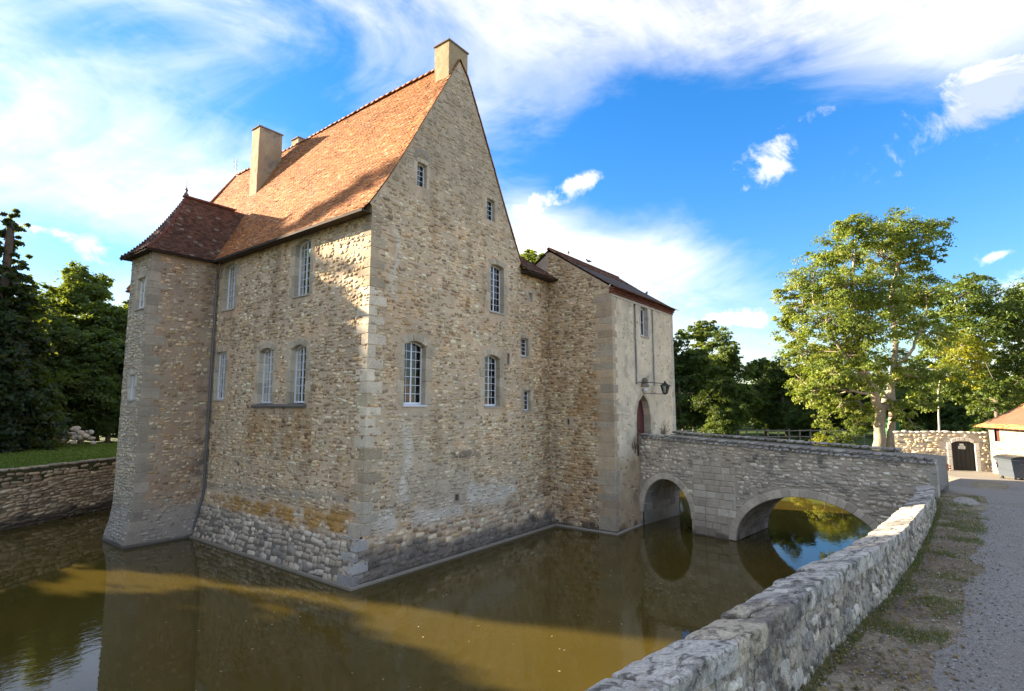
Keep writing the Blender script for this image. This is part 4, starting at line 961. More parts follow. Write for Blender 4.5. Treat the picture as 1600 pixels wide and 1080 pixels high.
mb = MB(); mb.box((GX0 + .1, GY + .5, 5.7), (GX1 - .1, GYB - .1, 5.8)); mb.build('inner_floor', M['dark'], gate)
mb = MB(); mb.box((GX0 - .07, GY - .08, -.5), (GX1, GY + .02, .06), (.38, .35, .3), .012); mb.box((GX0 - .08, GY - .07, -.5), (GX0 + .02, .1, .06), (.36, .33, .28), .012); mb.build('footing', M['plaster'], gate)
# carved crest over the door
m = MB(); c0 = np.array((13.35, GY - .01, 5.98)); prof = []
for i in range(9):
    a = math.pi * i / 8; p0 = c0 + (.30 * math.cos(a), -.03, .33 * math.sin(a)); m.tube([c0 + (0, -.05, .02), p0 + (0, -.02, 0)], [.03, .055], 6, (.20, .17, .13))
m.box(c0 + (-.34, -.10, -.07), c0 + (.34, .02, .02), (.22, .19, .15), .015); m.build('carved_crest', M['stone'], gate)
# lantern on a bracket and a round floodlight
lan = thing('wall_lantern', 'black iron lantern on a bracket above the red gatehouse door', 'lantern', (14.44, GY - .55, 5.7))
m = MB(); m.tube([(12.6, GY - .05, 6.08), (12.9, GY - .35, 6.08), (13.6, GY - .50, 6.07), (14.44, GY - .55, 6.06)], .018, 6); m.tube([(13.2, GY - .02, 5.62), (13.8, GY - .3, 5.6), (14.44, GY - .55, 5.58)], .015, 6); m.build('bracket', M['iron'], lan)
m = MB(); c0 = np.array((14.44, GY - .55, 5.62))
for i in range(6):
    a = i * math.pi / 3; m.tube([c0 + (.11 * math.cos(a), .11 * math.sin(a), 0), c0 + (.20 * math.cos(a), .20 * math.sin(a), .36)], .012, 5)
V, F = lathe([(0, .58), (.03, .56), (.05, .50), (.14, .42), (.225, .37), (.215, .355), (0, .35)], 6, c0); m.add(V, F[:, ::-1]); V, F = lathe([(0, -.06), (.05, -.04), (.125, 0), (.125, .02), (0, .03)], 6, c0); m.add(V, F); m.build('cage', M['iron'], lan)
V, F = lathe([(.10, .02), (.19, .35)], 6, c0); obj('lantern_glass', V, F, M['glass'], lan)
fl = thing('floodlight', 'small white round floodlight under the carved crest over the door', 'lamp', (13.2, GY - .12, 5.72))
V, F = lathe([(0, 0), (.06, .0), (.085, .03), (.09, .10), (.05, .15), (0, .16)], 12); V = np.c_[V[:, 0] + 13.2, GY - .2 + V[:, 2], V[:, 1] + 5.76]; obj('lamp_body', V, F, M['white'], fl, None, True)
m = MB(); m.box((13.17, GY - .1, 5.72), (13.23, GY + .01, 5.80)); m.build('mount', M['iron'], fl)
# pigeons on the gatehouse roof
def pigeon(loc, rz, label):
    t = thing('pigeon', label, 'bird', loc, 'pigeons on the gatehouse roof', True, rz)
    n = 10; s = np.linspace(0, 1, 14); P = np.c_[np.interp(s, [0, .3, .6, .75, .9, 1], [-.20, -.09, .03, .085, .115, .14]), np.zeros(14), np.interp(s, [0, .3, .6, .75, .9, 1], [.07, .10, .12, .19, .215, .205])]
    r = np.interp(s, [0, .12, .3, .5, .62, .72, .8, .9, .95, 1], [.02, .03, .055, .065, .05, .032, .03, .034, .018, .003])
    V, F = tubegeo(P, r, n); obj('body', V, F, M['lead'], t, None, True); m = MB()
    for y_ in (-.02, .02): m.tube([(0, y_, .07), (.005, y_, .0)], .006, 5)
    m.build('legs', M['door'], t)
for x_, y_, rz, lb in ((12.0, .2, .6, 'pigeon nearest the manor on the gatehouse ridge'), (13.9, .2, 2.4, 'pigeon half way along the gatehouse ridge'), (16.2, -1.9, .2, 'pigeon low on the far end of the gatehouse roof slope')):
    pigeon((x_, y_, 12.22 if y_ > 0 else np.interp(y_, PG[:, 0], PG[:, 1]) + .03), rz, lb)

# ================================================================== BRIDGE
BP0, BP1 = np.array([12.62, -2.86]), np.array([11.33, -12.94]); BD = (BP1 - BP0); BL = np.linalg.norm(BD); BD /= BL; BN = np.array([BD[1], -BD[0]])
if BN[0] > 0: BN = -BN                                               # towards the camera side (-X)
def f_b(u, v, w_): return np.stack([BP0[0] + BD[0] * np.asarray(u) + BN[0] * np.asarray(w_), BP0[1] + BD[1] * np.asarray(u) + BN[1] * np.asarray(w_), np.asarray(v) + 0 * np.asarray(u)], -1)
BT = lambda u: np.interp(u, [0, BL], [3.74, 3.33])                   # top of the spandrel wall, under the coping
BW = 3.2
A1 = (.12, 2.32, .55, 2.02); A2 = (4.08, 8.95, .02, 1.87)            # arches: u0, u1, springing, crown
def arch_half(u, a): t = (np.asarray(u) - (a[0] + a[1]) / 2) / ((a[1] - a[0]) / 2); return np.where(np.abs(t) < 1, a[2] + (a[3] - a[2]) * np.sqrt(np.clip(1 - t * t, 0, 1)), -9)
bmask = lambda cu, cv: ~((cv < arch_half(cu, A1) + .03) | (cv < arch_half(cu, A2) + .03))
def tint_bridge(P, c, s):
    z = P[:, 2]; n = fbm(P, .7, 4, 91); n2 = fbm(P, 2.2, 4, 92); nf = fbm(P, 7, 3, 93)
    c = c * (1 + .15 * n)[:, None]; c = lerp(c, (.40, .355, .29), .45 * sstep(n + n2 * .5, -.2, .4)); c = lerp(c, (.115, .11, .10), .7 * sstep(n2 + nf * .5, .12, .5) * sstep(z, 1.8, 3.2))
    return lerp(c, (.07, .065, .055), .8 * sstep(.30 + .3 * n2 - z, 0, .25))
bridge = thing('stone_bridge', 'grey stone bridge with two arches crossing the moat to the gatehouse', 'bridge', (13.4, -8, 0))
# v is rescaled so that the sheet ends on the sloping parapet
def f_bs(u, v, w_):
    vv = np.asarray(v); k = BT(u) / 3.74; return f_b(u, np.where(vv > 2.2, 2.2 + (vv - 2.2) * (BT(u) - 2.2) / (3.74 - 2.2), vv), w_)
bw = sheet('spandrel_wall', f_bs, lambda v: 0, lambda v: BL, -.4, 3.74, .06, M['stone'], bridge, tint_bridge, base=(.47, .395, .30), mask=bmask, amp=.014)
PALB = np.array([(.48, .41, .325), (.40, .34, .27), (.56, .485, .39), (.33, .285, .23), (.46, .385, .29), (.62, .55, .45), (.27, .235, .19)])
PALB = PALB * 1.32
Cc, Ss = layout(lambda v: .03, lambda v: BL - .05, .05, 3.7, h=(.075, .17), l=(.10, .30), seed=51)
ash = (Cc[:, 0] > 2.45) & (Cc[:, 0] < 4.15) & (Cc[:, 1] < 3.0)
ringd = lambda a, e: (np.abs(Cc[:, 0] - (a[0] + a[1]) / 2) < (a[1] - a[0]) / 2 + e) & (Cc[:, 1] < a[2] + (a[3] + e - a[2]) * np.sqrt(np.clip(1 - ((Cc[:, 0] - (a[0] + a[1]) / 2) / ((a[1] - a[0]) / 2 + e)) ** 2, 0, 1)) + .02)
k = ~(ash | ringd(A1, .26) | ringd(A2, .30)); geo = stone_geo(Cc[k], Ss[k], f_bs, (-.004, .026), 51)
place_stones(geo, stone_colours(geo[0].mean(1), tint_bridge, 51, PALB), bw, 'wall_stone', 200)
# squared blocks of the pier
v = .03
while v < 2.95:
    hh = gq.uniform(.20, .36); u = 2.46
    while u < 4.1:
        L_ = gq.uniform(.26, .55); u1 = min(u + L_, 4.14); q = rect(u + .006, u1 - .006, v + .006, min(v + hh, 2.98) - .006)
        cc = np.array([(u, v), (u1, v + hh)])
        if u1 - u > .1 and not any((np.interp(x_, [0, 12], [0, 12]) > A2[0] - .28 and y_ < a2y + .30) for x_, y_, a2y in ((u1, v, float(arch_half(max(u1, A2[0] + .01), A2))),)):
            pal = np.array((.64, .575, .46)) if .75 < v < 1.6 and gq.random() < .7 else np.array((.52, .445, .345))
            V, F = block(f_bs, q, -.05, .03 + gq.uniform(-.004, .006), .014); c_ = pal * gq.uniform(.8, 1.12)
            if v < .25: c_ = c_ * .55
            obj('pier_block', V, F, M['stone'], bridge, c_)
        u = u1
    v += hh
# ring stones and soffits
for a, nvs, dep in ((A1, 15, .24), (A2, 27, .28)):
    cx, hw = (a[0] + a[1]) / 2, (a[1] - a[0]) / 2
    th = np.linspace(math.pi, 0, nvs + 1)
    inner = [(cx + hw * math.cos(t), a[2] + (a[3] - a[2]) * math.sin(t)) for t in th]; outer = [(cx + (hw + dep) * math.cos(t), a[2] + (a[3] + dep - a[2]) * math.sin(t)) for t in th]
    for i in range(nvs):
        q = np.array([inner[i], inner[i + 1], outer[i + 1], outer[i]]); c_ = q.mean(0); q = c_ + (q - c_) * .975
        V, F = block(f_b, q, -.34, .028, .012); obj('ring_stone', V, F, M['stone'], bridge, np.array((.58, .50, .39)) * rng.uniform(.74, 1.15))
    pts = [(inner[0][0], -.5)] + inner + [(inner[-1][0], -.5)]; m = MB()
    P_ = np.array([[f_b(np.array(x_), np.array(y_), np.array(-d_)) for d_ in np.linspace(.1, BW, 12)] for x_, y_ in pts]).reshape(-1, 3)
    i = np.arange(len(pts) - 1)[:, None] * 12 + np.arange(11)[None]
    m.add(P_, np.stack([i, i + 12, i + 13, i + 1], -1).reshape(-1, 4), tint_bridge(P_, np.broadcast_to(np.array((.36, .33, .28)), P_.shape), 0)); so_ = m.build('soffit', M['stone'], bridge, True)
    # courses of soffit stones
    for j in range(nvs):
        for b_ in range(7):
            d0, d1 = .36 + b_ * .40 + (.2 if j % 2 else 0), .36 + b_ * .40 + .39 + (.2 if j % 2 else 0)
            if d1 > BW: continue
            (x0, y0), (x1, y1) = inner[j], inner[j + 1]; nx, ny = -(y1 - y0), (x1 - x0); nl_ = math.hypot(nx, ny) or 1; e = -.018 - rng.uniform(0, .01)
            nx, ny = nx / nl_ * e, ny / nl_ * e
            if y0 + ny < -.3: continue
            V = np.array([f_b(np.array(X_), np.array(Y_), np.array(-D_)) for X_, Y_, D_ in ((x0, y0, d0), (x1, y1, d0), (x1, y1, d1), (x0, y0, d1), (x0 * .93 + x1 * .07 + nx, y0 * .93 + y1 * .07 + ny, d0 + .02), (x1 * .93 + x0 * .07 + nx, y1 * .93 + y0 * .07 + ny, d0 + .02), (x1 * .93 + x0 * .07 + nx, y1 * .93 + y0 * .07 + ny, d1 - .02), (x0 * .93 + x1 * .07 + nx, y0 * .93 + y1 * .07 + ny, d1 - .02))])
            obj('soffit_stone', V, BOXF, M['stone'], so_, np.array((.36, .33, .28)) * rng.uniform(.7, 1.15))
# piers between the arches, rear wall, deck, far parapet
m = MB()
def wall_back(u, v, w_): return f_b(u, v, np.asarray(w_) - BW)
us = np.linspace(0, BL, 130)
for a, b in zip(us[:-1], us[1:]):
    mid = (a + b) / 2; lo = max(float(arch_half(mid, A1)), float(arch_half(mid, A2)), -.4); A_ = [wall_back(np.array(x_), np.array(y_), np.array(0.)) for x_, y_ in ((a, lo), (b, lo), (b, BT(b)), (a, BT(a)))]
    m.add(A_, np.array([[3, 2, 1, 0]]), (.40, .36, .30))
m.build('rear_face', M['stone'], bridge)
deck = lambda u: np.interp(u, [0, BL], [2.92, 2.36])
m = MB(); A_ = []
for u in np.linspace(0, BL, 20): A_ += [f_b(np.array(u), deck(u), np.array(-.3)), f_b(np.array(u), deck(u), np.array(-BW + .3))]
m.add(A_, np.array([[2 * i, 2 * i + 1, 2 * i + 3, 2 * i + 2] for i in range(19)])[:, ::-1], (.20, .185, .16)); m.build('deck', M['ground'], bridge)
m = MB()
for w0 in (-.36, -BW + .02):
    A_ = []
    for u in np.linspace(0, BL, 20): A_ += [f_b(np.array(u), deck(u) - .1, np.array(w0 if w0 > -1 else w0 + .33)), f_b(np.array(u), BT(u) - .01, np.array(w0 if w0 > -1 else w0 + .33))]
    m.add(A_, np.array([[2 * i, 2 * i + 2, 2 * i + 3, 2 * i + 1] for i in range(19)]), (.38, .35, .3))
m.build('parapet_inner_face', M['stone'], bridge)
ends = []
V, F = boxgeo((0, 0, 0), (1, 1, 1)); Q_ = []
for w0, w1 in ((.012, -.40), (-BW + .36, -BW - .01)):     # end pillars
    q0 = f_b(np.array(BL - .03), np.array(1.6), np.array(w0)); q1 = f_b(np.array(BL + .10), np.array(1.6), np.array(w1))
    ue_ = 0 if w0 > -1 else -1.3; u0_, u1_ = BL - .25 + ue_, BL + .09 + ue_; z_ = 1.6; kk = 0
    while z_ < 3.36:
        h_ = gq.uniform(.25, .42); h_ = min(h_, 3.40 - z_); A_ = np.array([f_b(np.array(x_), np.array(y_), np.array(d_)) for x_, y_, d_ in [(u0_ + (.1 if kk % 2 else 0), z_ + .005, w0), (u1_, z_ + .005, w0), (u1_, z_ + .005, w1), (u0_, z_ + .005, w1), (u0_ + (.1 if kk % 2 else 0), z_ + h_, w0), (u1_, z_ + h_, w0), (u1_, z_ + h_, w1), (u0_, z_ + h_, w1)]])
        obj('pillar_block', A_ + gq.uniform(-.006, .006, A_.shape), BOXF[:, ::-1], M['stone'], bridge, np.array((.44, .40, .33)) * gq.uniform(.8, 1.15)); z_ += h_ + .004; kk += 1
# coping: a course of small pale stones below, flat slabs above
def rock(L_, B_, H_, g, n=5, rough=.05, sq=.34):
    """rounded irregular slab centred on the origin"""
    V = []; F = []; s = np.linspace(-1, 1, n)
    for ax in range(3):
        for sd in (-1, 1):
            a, b = np.meshgrid(s, s, indexing='ij'); P = np.zeros((n, n, 3)); o_ = [i for i in range(3) if i != ax]
            P[..., ax] = sd; P[..., o_[0]] = a; P[..., o_[1]] = b; base = len(V) * n * n; V.append(P.reshape(-1, 3))
            i = np.arange(n - 1)[:, None] * n + np.arange(n - 1)[None]; q = np.stack([i, i + n, i + n + 1, i + 1], -1).reshape(-1, 4)
            F.append((q if (sd > 0) ^ (ax == 1) else q[:, ::-1]) + base)
    V = np.concatenate(V); p = 1 / sq; r = (np.abs(V) ** p).sum(1) ** (1 / p); V = V / r[:, None] ; V = V * np.array([L_, B_, H_]) / 2
    o = g.uniform(0, 99, 3); d = fbm(V * 6 + o, 1.0, 3, 1); nrm = V / (np.linalg.norm(V, axis=1)[:, None] + 1e-9); V = V + nrm * (d * rough * min(H_, .2) * 2)[:, None]
    return V, np.concatenate(F)
u = 0.05
def along(V, u, z, w_, ang=0):       # stand a slab on the bridge line
    c, s = math.cos(ang), math.sin(ang); X_, Y_ = V[:, 0] * c - V[:, 1] * s, V[:, 0] * s + V[:, 1] * c
    return f_b(u + X_, z + V[:, 2], w_ + Y_)
for w_ in (-.17, -BW + .18):
    u = .04; be = BL if w_ > -1 else BL - 1.3
    while u < be + .02:
        L_ = min(gq.uniform(.22, .46), be + .06 - u); 
        if L_ < .1: break
        V, F = rock(L_ - .012, .52, .12, gq, 4, .06, .3); obj('coping_stone', along(V, u + L_ / 2, BT(u + L_ / 2) + .085 + gq.uniform(-.012, .012), w_ + gq.uniform(-.015, .015)), F[:, ::-1], M['near_stone'], bridge, np.array((.46, .415, .345)) * gq.uniform(.6, 1.2), True); u += L_
u = .04
while u < BL:
    L_ = gq.uniform(.12, .3); V, F = rock(L_ - .015, .2, .10, gq, 4, .06, .4); obj('string_stone', along(V, u + L_ / 2, BT(u) - .035 + gq.uniform(-.01, .01), .0), F[:, ::-1], M['near_stone'], bridge, np.array((.56, .53, .48)) * gq.uniform(.6, 1.12), True); u += L_

# ================================================================== ROADSIDE WALL (foreground)
TH = .41
def tint_near(P, c, s):
    n = fbm(P, 2.0, 4, 101); n2 = fbm(P, 7, 4, 102); nf = fbm(P, 20, 3, 103)
    c = c * (1 + .12 * n)[:, None]; c = lerp(c, (.12, .115, .105), .72 * sstep(n + n2 * .8, .08, .5)); return lerp(c, (.62, .60, .56), .5 * sstep(n2 - n * .4 + nf * .4, .28, .6))
rwall = thing('roadside_wall', 'low lichened rubble wall with broad coping curving along the road in the foreground', 'wall', (0, -12.3, 2.6))
def f_rw(u, v, w_):       # road face: u = x, v = 0..1 between road and coping
    x_ = np.asarray(u, float); zb, ztp = hz(x_, wy(x_)) - .06, wt(x_) - .06; return np.stack([x_, wy(x_) - w_ + .035 * np.asarray(v), zb + (ztp - zb) * np.asarray(v) + 0 * w_], -1)
PALN = np.array([(.66, .59, .47), (.55, .48, .38), (.74, .67, .55), (.45, .39, .31), (.62, .53, .40), (.51, .46, .38), (.70, .61, .46)])
zz = .68
rw = sheet('road_face', f_rw, lambda v: -14, lambda v: 11.0, 0, 1, .04, M['near_stone'], rwall, tint_near, base=(.46, .40, .305), amp=.012)
gx = np.random.default_rng(6); Cc, Ss = layout(lambda v: -12, lambda v: 10.95, 0.02, .68, h=(.07, .16), l=(.08, .26), seed=61)
Cc[:, 1] /= .68; f_rwm = lambda u, v, w_: f_rw(u, v, w_)
A_ = Ss.copy(); A_[:, 1] /= .68
geo = stone_geo(Cc, A_, f_rwm, (-.005, .022), 61, K=12, rings=((1.0, None), (.95, .55), (.80, .92), (.45, 1.04)), jit=.13)
V_ = geo[0]; V_ = V_ + .010 * np.stack([fbm(V_, 14, 3, 5), fbm(V_, 14, 3, 6), fbm(V_, 14, 3, 7)], -1); geo = (V_, geo[1], geo[2])
place_stones(geo, stone_colours(geo[0].mean(1), tint_near, 61, PALN), rw, 'face_stone', 300, M['near_stone'])
m = MB(); xs = np.linspace(-14, 11.2, 90); A_ = []
for x_ in xs: A_ += [(x_, wy(x_) + .015, wt(x_) - .04), (x_, wy(x_) + TH - .02, wt(x_) - .145), (x_, wy(x_) + TH + .02, -.6)]
A_ = np.array(A_); i = np.arange(89)[:, None] * 3
m.add(A_, np.concatenate([np.concatenate([i, i + 3, i + 4, i + 1], 1), np.concatenate([i + 1, i + 4, i + 5, i + 2], 1)])[:, ::-1], tint_near(A_, np.broadcast_to(np.array((.40, .37, .32)), A_.shape), 0)); m.build('wall_core', M['near_stone'], rwall)
f_rm = lambda u, v, w_: np.stack([np.asarray(u), wy(u) + TH + .012 + w_, np.asarray(v) * (wt(u) - .1)], -1)
Cc, Ss = layout(lambda v: -9, lambda v: 11, .02, 3.3, h=(.12, .24), l=(.18, .42), seed=63); Cc[:, 1] /= 3.4; Ss[:, 1] /= 3.4
geo = stone_geo(Cc, Ss, f_rm, (.0, .035), 63); geo = (geo[0], geo[1][:, ::-1], geo[2][:, ::-1]); place_stones(geo, stone_colours(geo[0].mean(1), tint_near, 63, PALN * .8), rwall, 'moat_face_stone', 0)
# coping slabs
def set_slab(name, x_, L_, off, B_, H_, col, n):
    V, F = rock(L_, B_, H_, gq, n, .05, .09); V[:, 0] += V[:, 1] * gq.uniform(-.22, .22); sl_ = (wy(x_ + .2) - wy(x_ - .2)) / .4; a = math.atan(sl_) + gq.uniform(-.04, .04); c, s = math.cos(a), math.sin(a)
    zt = wt(x_) + gq.uniform(-.012, .012) - .055; tilt = -.25 + gq.uniform(-.04, .04); dz = (wt(x_ + .2) - wt(x_ - .2)) / .4
    P = np.c_[x_ + V[:, 0] * c - V[:, 1] * s, wy(x_) + off + V[:, 0] * s + V[:, 1] * c, zt - H_ / 2 + V[:, 2] + tilt * (V[:, 1] + off - .2) + dz * V[:, 0]]
    nr = np.clip(P[:, 2] - zt + .05, -.05, .05); P = P + .0075 * np.stack([fbm(P, 9, 5, 15), fbm(P, 9, 5, 16), 1.2 * fbm(P, 9, 5, 17)], -1)
    col = tint_near(P, np.broadcast_to(col, P.shape), 1); obj(name, P, F, M['near_stone'], rwall, col, n < 8)
x_ = -9.2; kk = 0
while x_ < 11.1:
    L_ = gq.uniform(.28, .62) if gq.random() < .7 else gq.uniform(.18, .3); d = math.hypot(x_ - EYE[0], wy(x_) - EYE[1]); n = 16 if d < 5.5 else (9 if d < 10 else 5)
    sun_patch = -6.35 < x_ < -5.2; c_ = (np.array((.70, .60, .43)) if sun_patch else np.array((.66, .61, .52))) * gq.uniform(.78, 1.12)  # creamy sun patch on this stretch of coping is painted into the slab colour
    if gq.random() < .55: set_slab('coping_stone', x_ + L_ / 2, L_ - .008, TH / 2, TH + .01, .17, c_, n)
    else:
        sp = gq.uniform(.4, .6) * TH; set_slab('coping_stone', x_ + L_ / 2, L_ - .008, sp / 2 - .005, sp, .17, c_, n); L2 = L_
        set_slab('coping_stone', x_ + L_ / 2 + gq.uniform(-.03, .03), L_ - .008, sp + (TH - sp) / 2, TH - sp, .17, c_ * gq.uniform(.85, 1.1), n)
    x_ += L_; kk += 1

# ================================================================== FAR MOAT WALL (left)
B0, B1 = np.array([-13.0, 12.32]), np.array([8.0, 24.3]); LB = np.linalg.norm(B1 - B0); D_ = (B1 - B0) / LB; Nn = np.array([D_[1], -D_[0]])
f_lb = lambda u, v, w_: np.stack([B0[0] + D_[0] * np.asarray(u) + Nn[0] * (np.asarray(w_) + .12 - .05 * np.asarray(v)), B0[1] + D_[1] * np.asarray(u) + Nn[1] * (np.asarray(w_) + .12 - .05 * np.asarray(v)), np.asarray(v) + 0 * np.asarray(u)], -1)
def tint_bank(P, c, s):
    n = fbm(P, .8, 4, 111); n2 = fbm(P, 2.5, 4, 112); c = c * (1 + .2 * n)[:, None]; c = lerp(c, (.14, .115, .085), .5 * sstep(n2, .1, .5)); return lerp(c, (.05, .045, .038), .8 * sstep(.55 + .35 * n2 - P[:, 2], 0, .3))
bank = thing('moat_retaining_wall', 'low brown dry-stone retaining wall edging the far lawn left of the tower', 'wall', (-2, 18.5, 0))
lbs = sheet('wall_face', f_lb, lambda v: 0, lambda v: LB, -.4, 2.40, .1, M['stone'], bank, tint_bank, base=(.30, .23, .15), amp=.02)
Cc, Ss = layout(lambda v: 6.5, lambda v: 19, .02, 2.3, h=(.09, .17), l=(.2, .55), seed=71); geo = stone_geo(Cc, Ss, f_lb, (.01, .05), 71)
place_stones(geo, stone_colours(geo[0].mean(1), tint_bank, 71, np.array([(.60, .46, .29), (.50, .37, .23), (.68, .54, .37), (.42, .32, .21)])), lbs, 'wall_stone', 240)
u = 5.5
while u < 20:
    L_ = gq.uniform(.25, .6); V, F = rock(L_ - .02, .42, .13, gq, 4, .08, .35); P = f_lb(u + L_ / 2 + V[:, 0], 2.40 + V[:, 2] + gq.uniform(-.015, .02), V[:, 1] - .14); obj('coping_stone', P, F[:, ::-1], M['stone'], bank, np.array((.40, .32, .22)) * gq.uniform(.7, 1.2), True); u += L_

# ================================================================== YARD: enclosure wall, shed, bin, bricks
YZ = 1.66
def tint_yard(P, c, s):
    n = fbm(P, .7, 4, 121); n2 = fbm(P, 2.5, 4, 122); c = c * (1 + .15 * n)[:, None]; return lerp(c, (.30, .27, .22), .5 * sstep(n2, .0, .5))
W0, W1 = np.array([27.3, -11.35]), np.array([28.2, -15.35]); WL = np.linalg.norm(W1 - W0); WD = (W1 - W0) / WL; WN = np.array([WD[1], -WD[0]])
if WN[0] > 0: WN = -WN
f_y = lambda u, v, w_: np.stack([W0[0] + WD[0] * np.asarray(u) + WN[0] * np.asarray(w_), W0[1] + WD[1] * np.asarray(u) + WN[1] * np.asarray(w_), YZ - .1 + np.asarray(v) + 0 * np.asarray(u)], -1)
ywall = thing('enclosure_wall', 'pale stone yard wall with arched black door near the big tree', 'wall', (27.8, -13.3, YZ))
DU0, DU1 = 2.52, 3.50
yw = sheet('wall_face', f_y, lambda v: 0, lambda v: WL, 0, 2.05, .07, M['stone'], ywall, tint_yard, base=(.50, .44, .35), holes=[(DU0 - .02, DU1 + .02, 0, 1.66)])
Cc, Ss = layout(lambda v: .02, lambda v: WL - .02, .03, 2.0, h=(.08, .16), l=(.14, .4), holes=[(DU0 - .2, DU1 + .2, 0, 1.85)], seed=81); geo = stone_geo(Cc, Ss, f_y, (.0, .03), 81)
place_stones(geo, stone_colours(geo[0].mean(1), tint_yard, 81, PAL * np.array([1.05, 1.08, 1.1])), yw, 'wall_stone', 120)
u = 0
while u < WL:
    L_ = gq.uniform(.2, .45); V, F = rock(L_, .5, .13, gq, 4, .09, .4); obj('coping_stone', f_y(u + L_ / 2 + V[:, 0], 2.08 + V[:, 2] + gq.uniform(-.02, .03), V[:, 1] - .2), F[:, ::-1], M['stone'], ywall, np.array((.50, .46, .38)) * gq.uniform(.7, 1.2), True); u += L_ - .01
for q in (rect(DU0 - .2, DU0, .02, 1.55), rect(DU1, DU1 + .2, .02, 1.55)):
    for a, b in zip(np.linspace(q[0][1], q[2][1], 5)[:-1], np.linspace(q[0][1], q[2][1], 5)[1:]): V, F = block(f_y, rect(q[0][0], q[1][0], a + .004, b - .004), -.3, .03); obj('jamb_stone', V, F, M['stone'], ywall, np.array((.60, .57, .51)) * rng.uniform(.88, 1.08))
dc, dh = (DU0 + DU1) / 2, (DU1 - DU0) / 2
for i in range(5):
    x0, x1 = DU0 + 2 * dh * i / 5, DU0 + 2 * dh * (i + 1) / 5; z_ = lambda x: 1.66 - .13 * ((x - dc) / dh) ** 2; V, F = block(f_y, [(x0, z_(x0)), (x1 - .004, z_(x1)), (x1 - .004, z_(x1) + .2), (x0, z_(x0) + .2)], -.3, .03); obj('arch_stone', V, F, M['stone'], ywall, np.array((.56, .52, .45)) * rng.uniform(.88, 1.08))
for i in range(5):
    x0, x1 = DU0 + 2 * dh * i / 5, DU0 + 2 * dh * (i + 1) / 5; V, F = block(f_y, [(x0 + .004, .04), (x1 - .004, .04), (x1 - .004, z_(x1)), (x0 + .004, z_(x0))], -.2, -.14, .006); obj('door_plank', V, F, M['black_door'], ywall)
dsign = thing('door_sign', 'small white two-part notice fixed to the black yard door', 'sign', f_y(np.array(3.0), np.array(1.3), np.array(-.12)))
for a, b, c_, d_ in ((2.90, 3.08, 1.40, 1.50), (2.84, 3.14, 1.22, 1.385)): V, F = block(f_y, rect(a, b, c_, d_), -.139, -.12, .003); obj('sign_panel', V, F, M['sign'], dsign)
for k_ in range(3): V, F = block(f_y, rect(2.88, 3.10, 1.25 + .043 * k_, 1.262 + .043 * k_), -.122, -.1165, .001, 0); obj('text_line', V, F, M['sign_ink'], dsign)
# stacked bricks beside the door
bk = mesh('brick', *boxgeo((-.11, -.052, 0), (.11, .052, .058), .005), M['tile'], (.26, .065, .04)); brk = thing('brick_stack', 'small stack of red bricks against the yard wall beside the black door', 'bricks', f_y(np.array(1.75), np.array(.12), np.array(.3)))
for r_ in range(6):
    for i in range(6):
        if r_ == 5 and i > 3: continue
        p = f_y(np.array(.95 + i * .24 + (.1 if r_ % 2 else 0)), np.array(.12 + r_ * .063), np.array(.25)); inst('brick', bk, brk, p, (0, 0, math.atan2(WD[1], WD[0]) + rng.uniform(-.08, .08)))
# shed with orange roof
shed = thing('tiled_shed', 'whitewashed stone shed with low orange tile roof at the right picture edge', 'shed', (28, -18.5, YZ))
H0, H1 = np.array([27.55, -15.40]), np.array([23.9, -16.75]); HL = 5.2; HD = (H1 - H0) / np.linalg.norm(H1 - H0); HN = np.array([-HD[1], HD[0]]);
if HN[1] < 0: HN = -HN
HN = np.array([HD[1], -HD[0]]) if (np.array([HD[1], -HD[0]]) @ (np.array(EYE)[:2] - H0)) > 0 else -np.array([HD[1], -HD[0]])
f_h = lambda u, v, w_: np.stack([H0[0] + HD[0] * np.asarray(u) + HN[0] * np.asarray(w_), H0[1] + HD[1] * np.asarray(u) + HN[1] * np.asarray(w_), YZ - .1 + np.asarray(v) + 0 * np.asarray(u)], -1)
sw_ = sheet('shed_wall', f_h, lambda v: -.1, lambda v: HL, 0, 2.62, .08, M['stone'], shed, tint_yard, base=(.36, .32, .25), holes=[(.42, .86, 1.72, 2.45)])
Cc, Ss = layout(lambda v: -.05, lambda v: HL - .1, .03, 2.6, holes=[(.34, .94, 1.6, 2.5)], seed=82, keep=.8); geo = stone_geo(Cc, Ss, f_h, (-.01, .022), 82); place_stones(geo, stone_colours(geo[0].mean(1), tint_yard, 82, PAL * .66), sw_, 'wall_stone', 60)
for i in range(4): V, F = block(f_h, rect(.43 + .11 * i, .53 + .11 * i, 1.73, 2.44 - .05 * abs(i - 1.5)), -.14, -.08, .005); obj('shutter_board', V, F, M['wood'], shed, (.10, .035, .025))
m = MB(); q = f_h(np.array([-.1, HL, HL, -.1]), np.array([0, 0, 2.6, 2.6]), np.array([-4., -4, -4, -4])); m.add(q, np.array([[0, 1, 2, 3]]), (.5, .45, .38))
q = f_h(np.array([-.1, -.1, -.1, -.1, -.1]), np.array([0, 0, 2.6, 3.6, 2.6]), np.array([0., -4, -4, -2, 0])); m.add(q, np.array([[0, 1, 2, 3, 4]]), (.5, .45, .38)); q = f_h(np.full(5, HL - .02), np.array([0, 0, 2.6, 3.6, 2.6]), np.array([0., -4, -4, -2, 0])); m.add(q, np.array([[4, 3, 2, 1, 0]]), (.46, .41, .33)); m.build('rear_wall', M['stone'], shed)
PH = np.array([(.45, 2.42), (-.6, 2.86), (-2.0, 3.75)])
fh = lambda u, a, z: f_h(np.asarray(u), np.broadcast_to(z, np.shape(u)), np.broadcast_to(a, np.shape(u)))
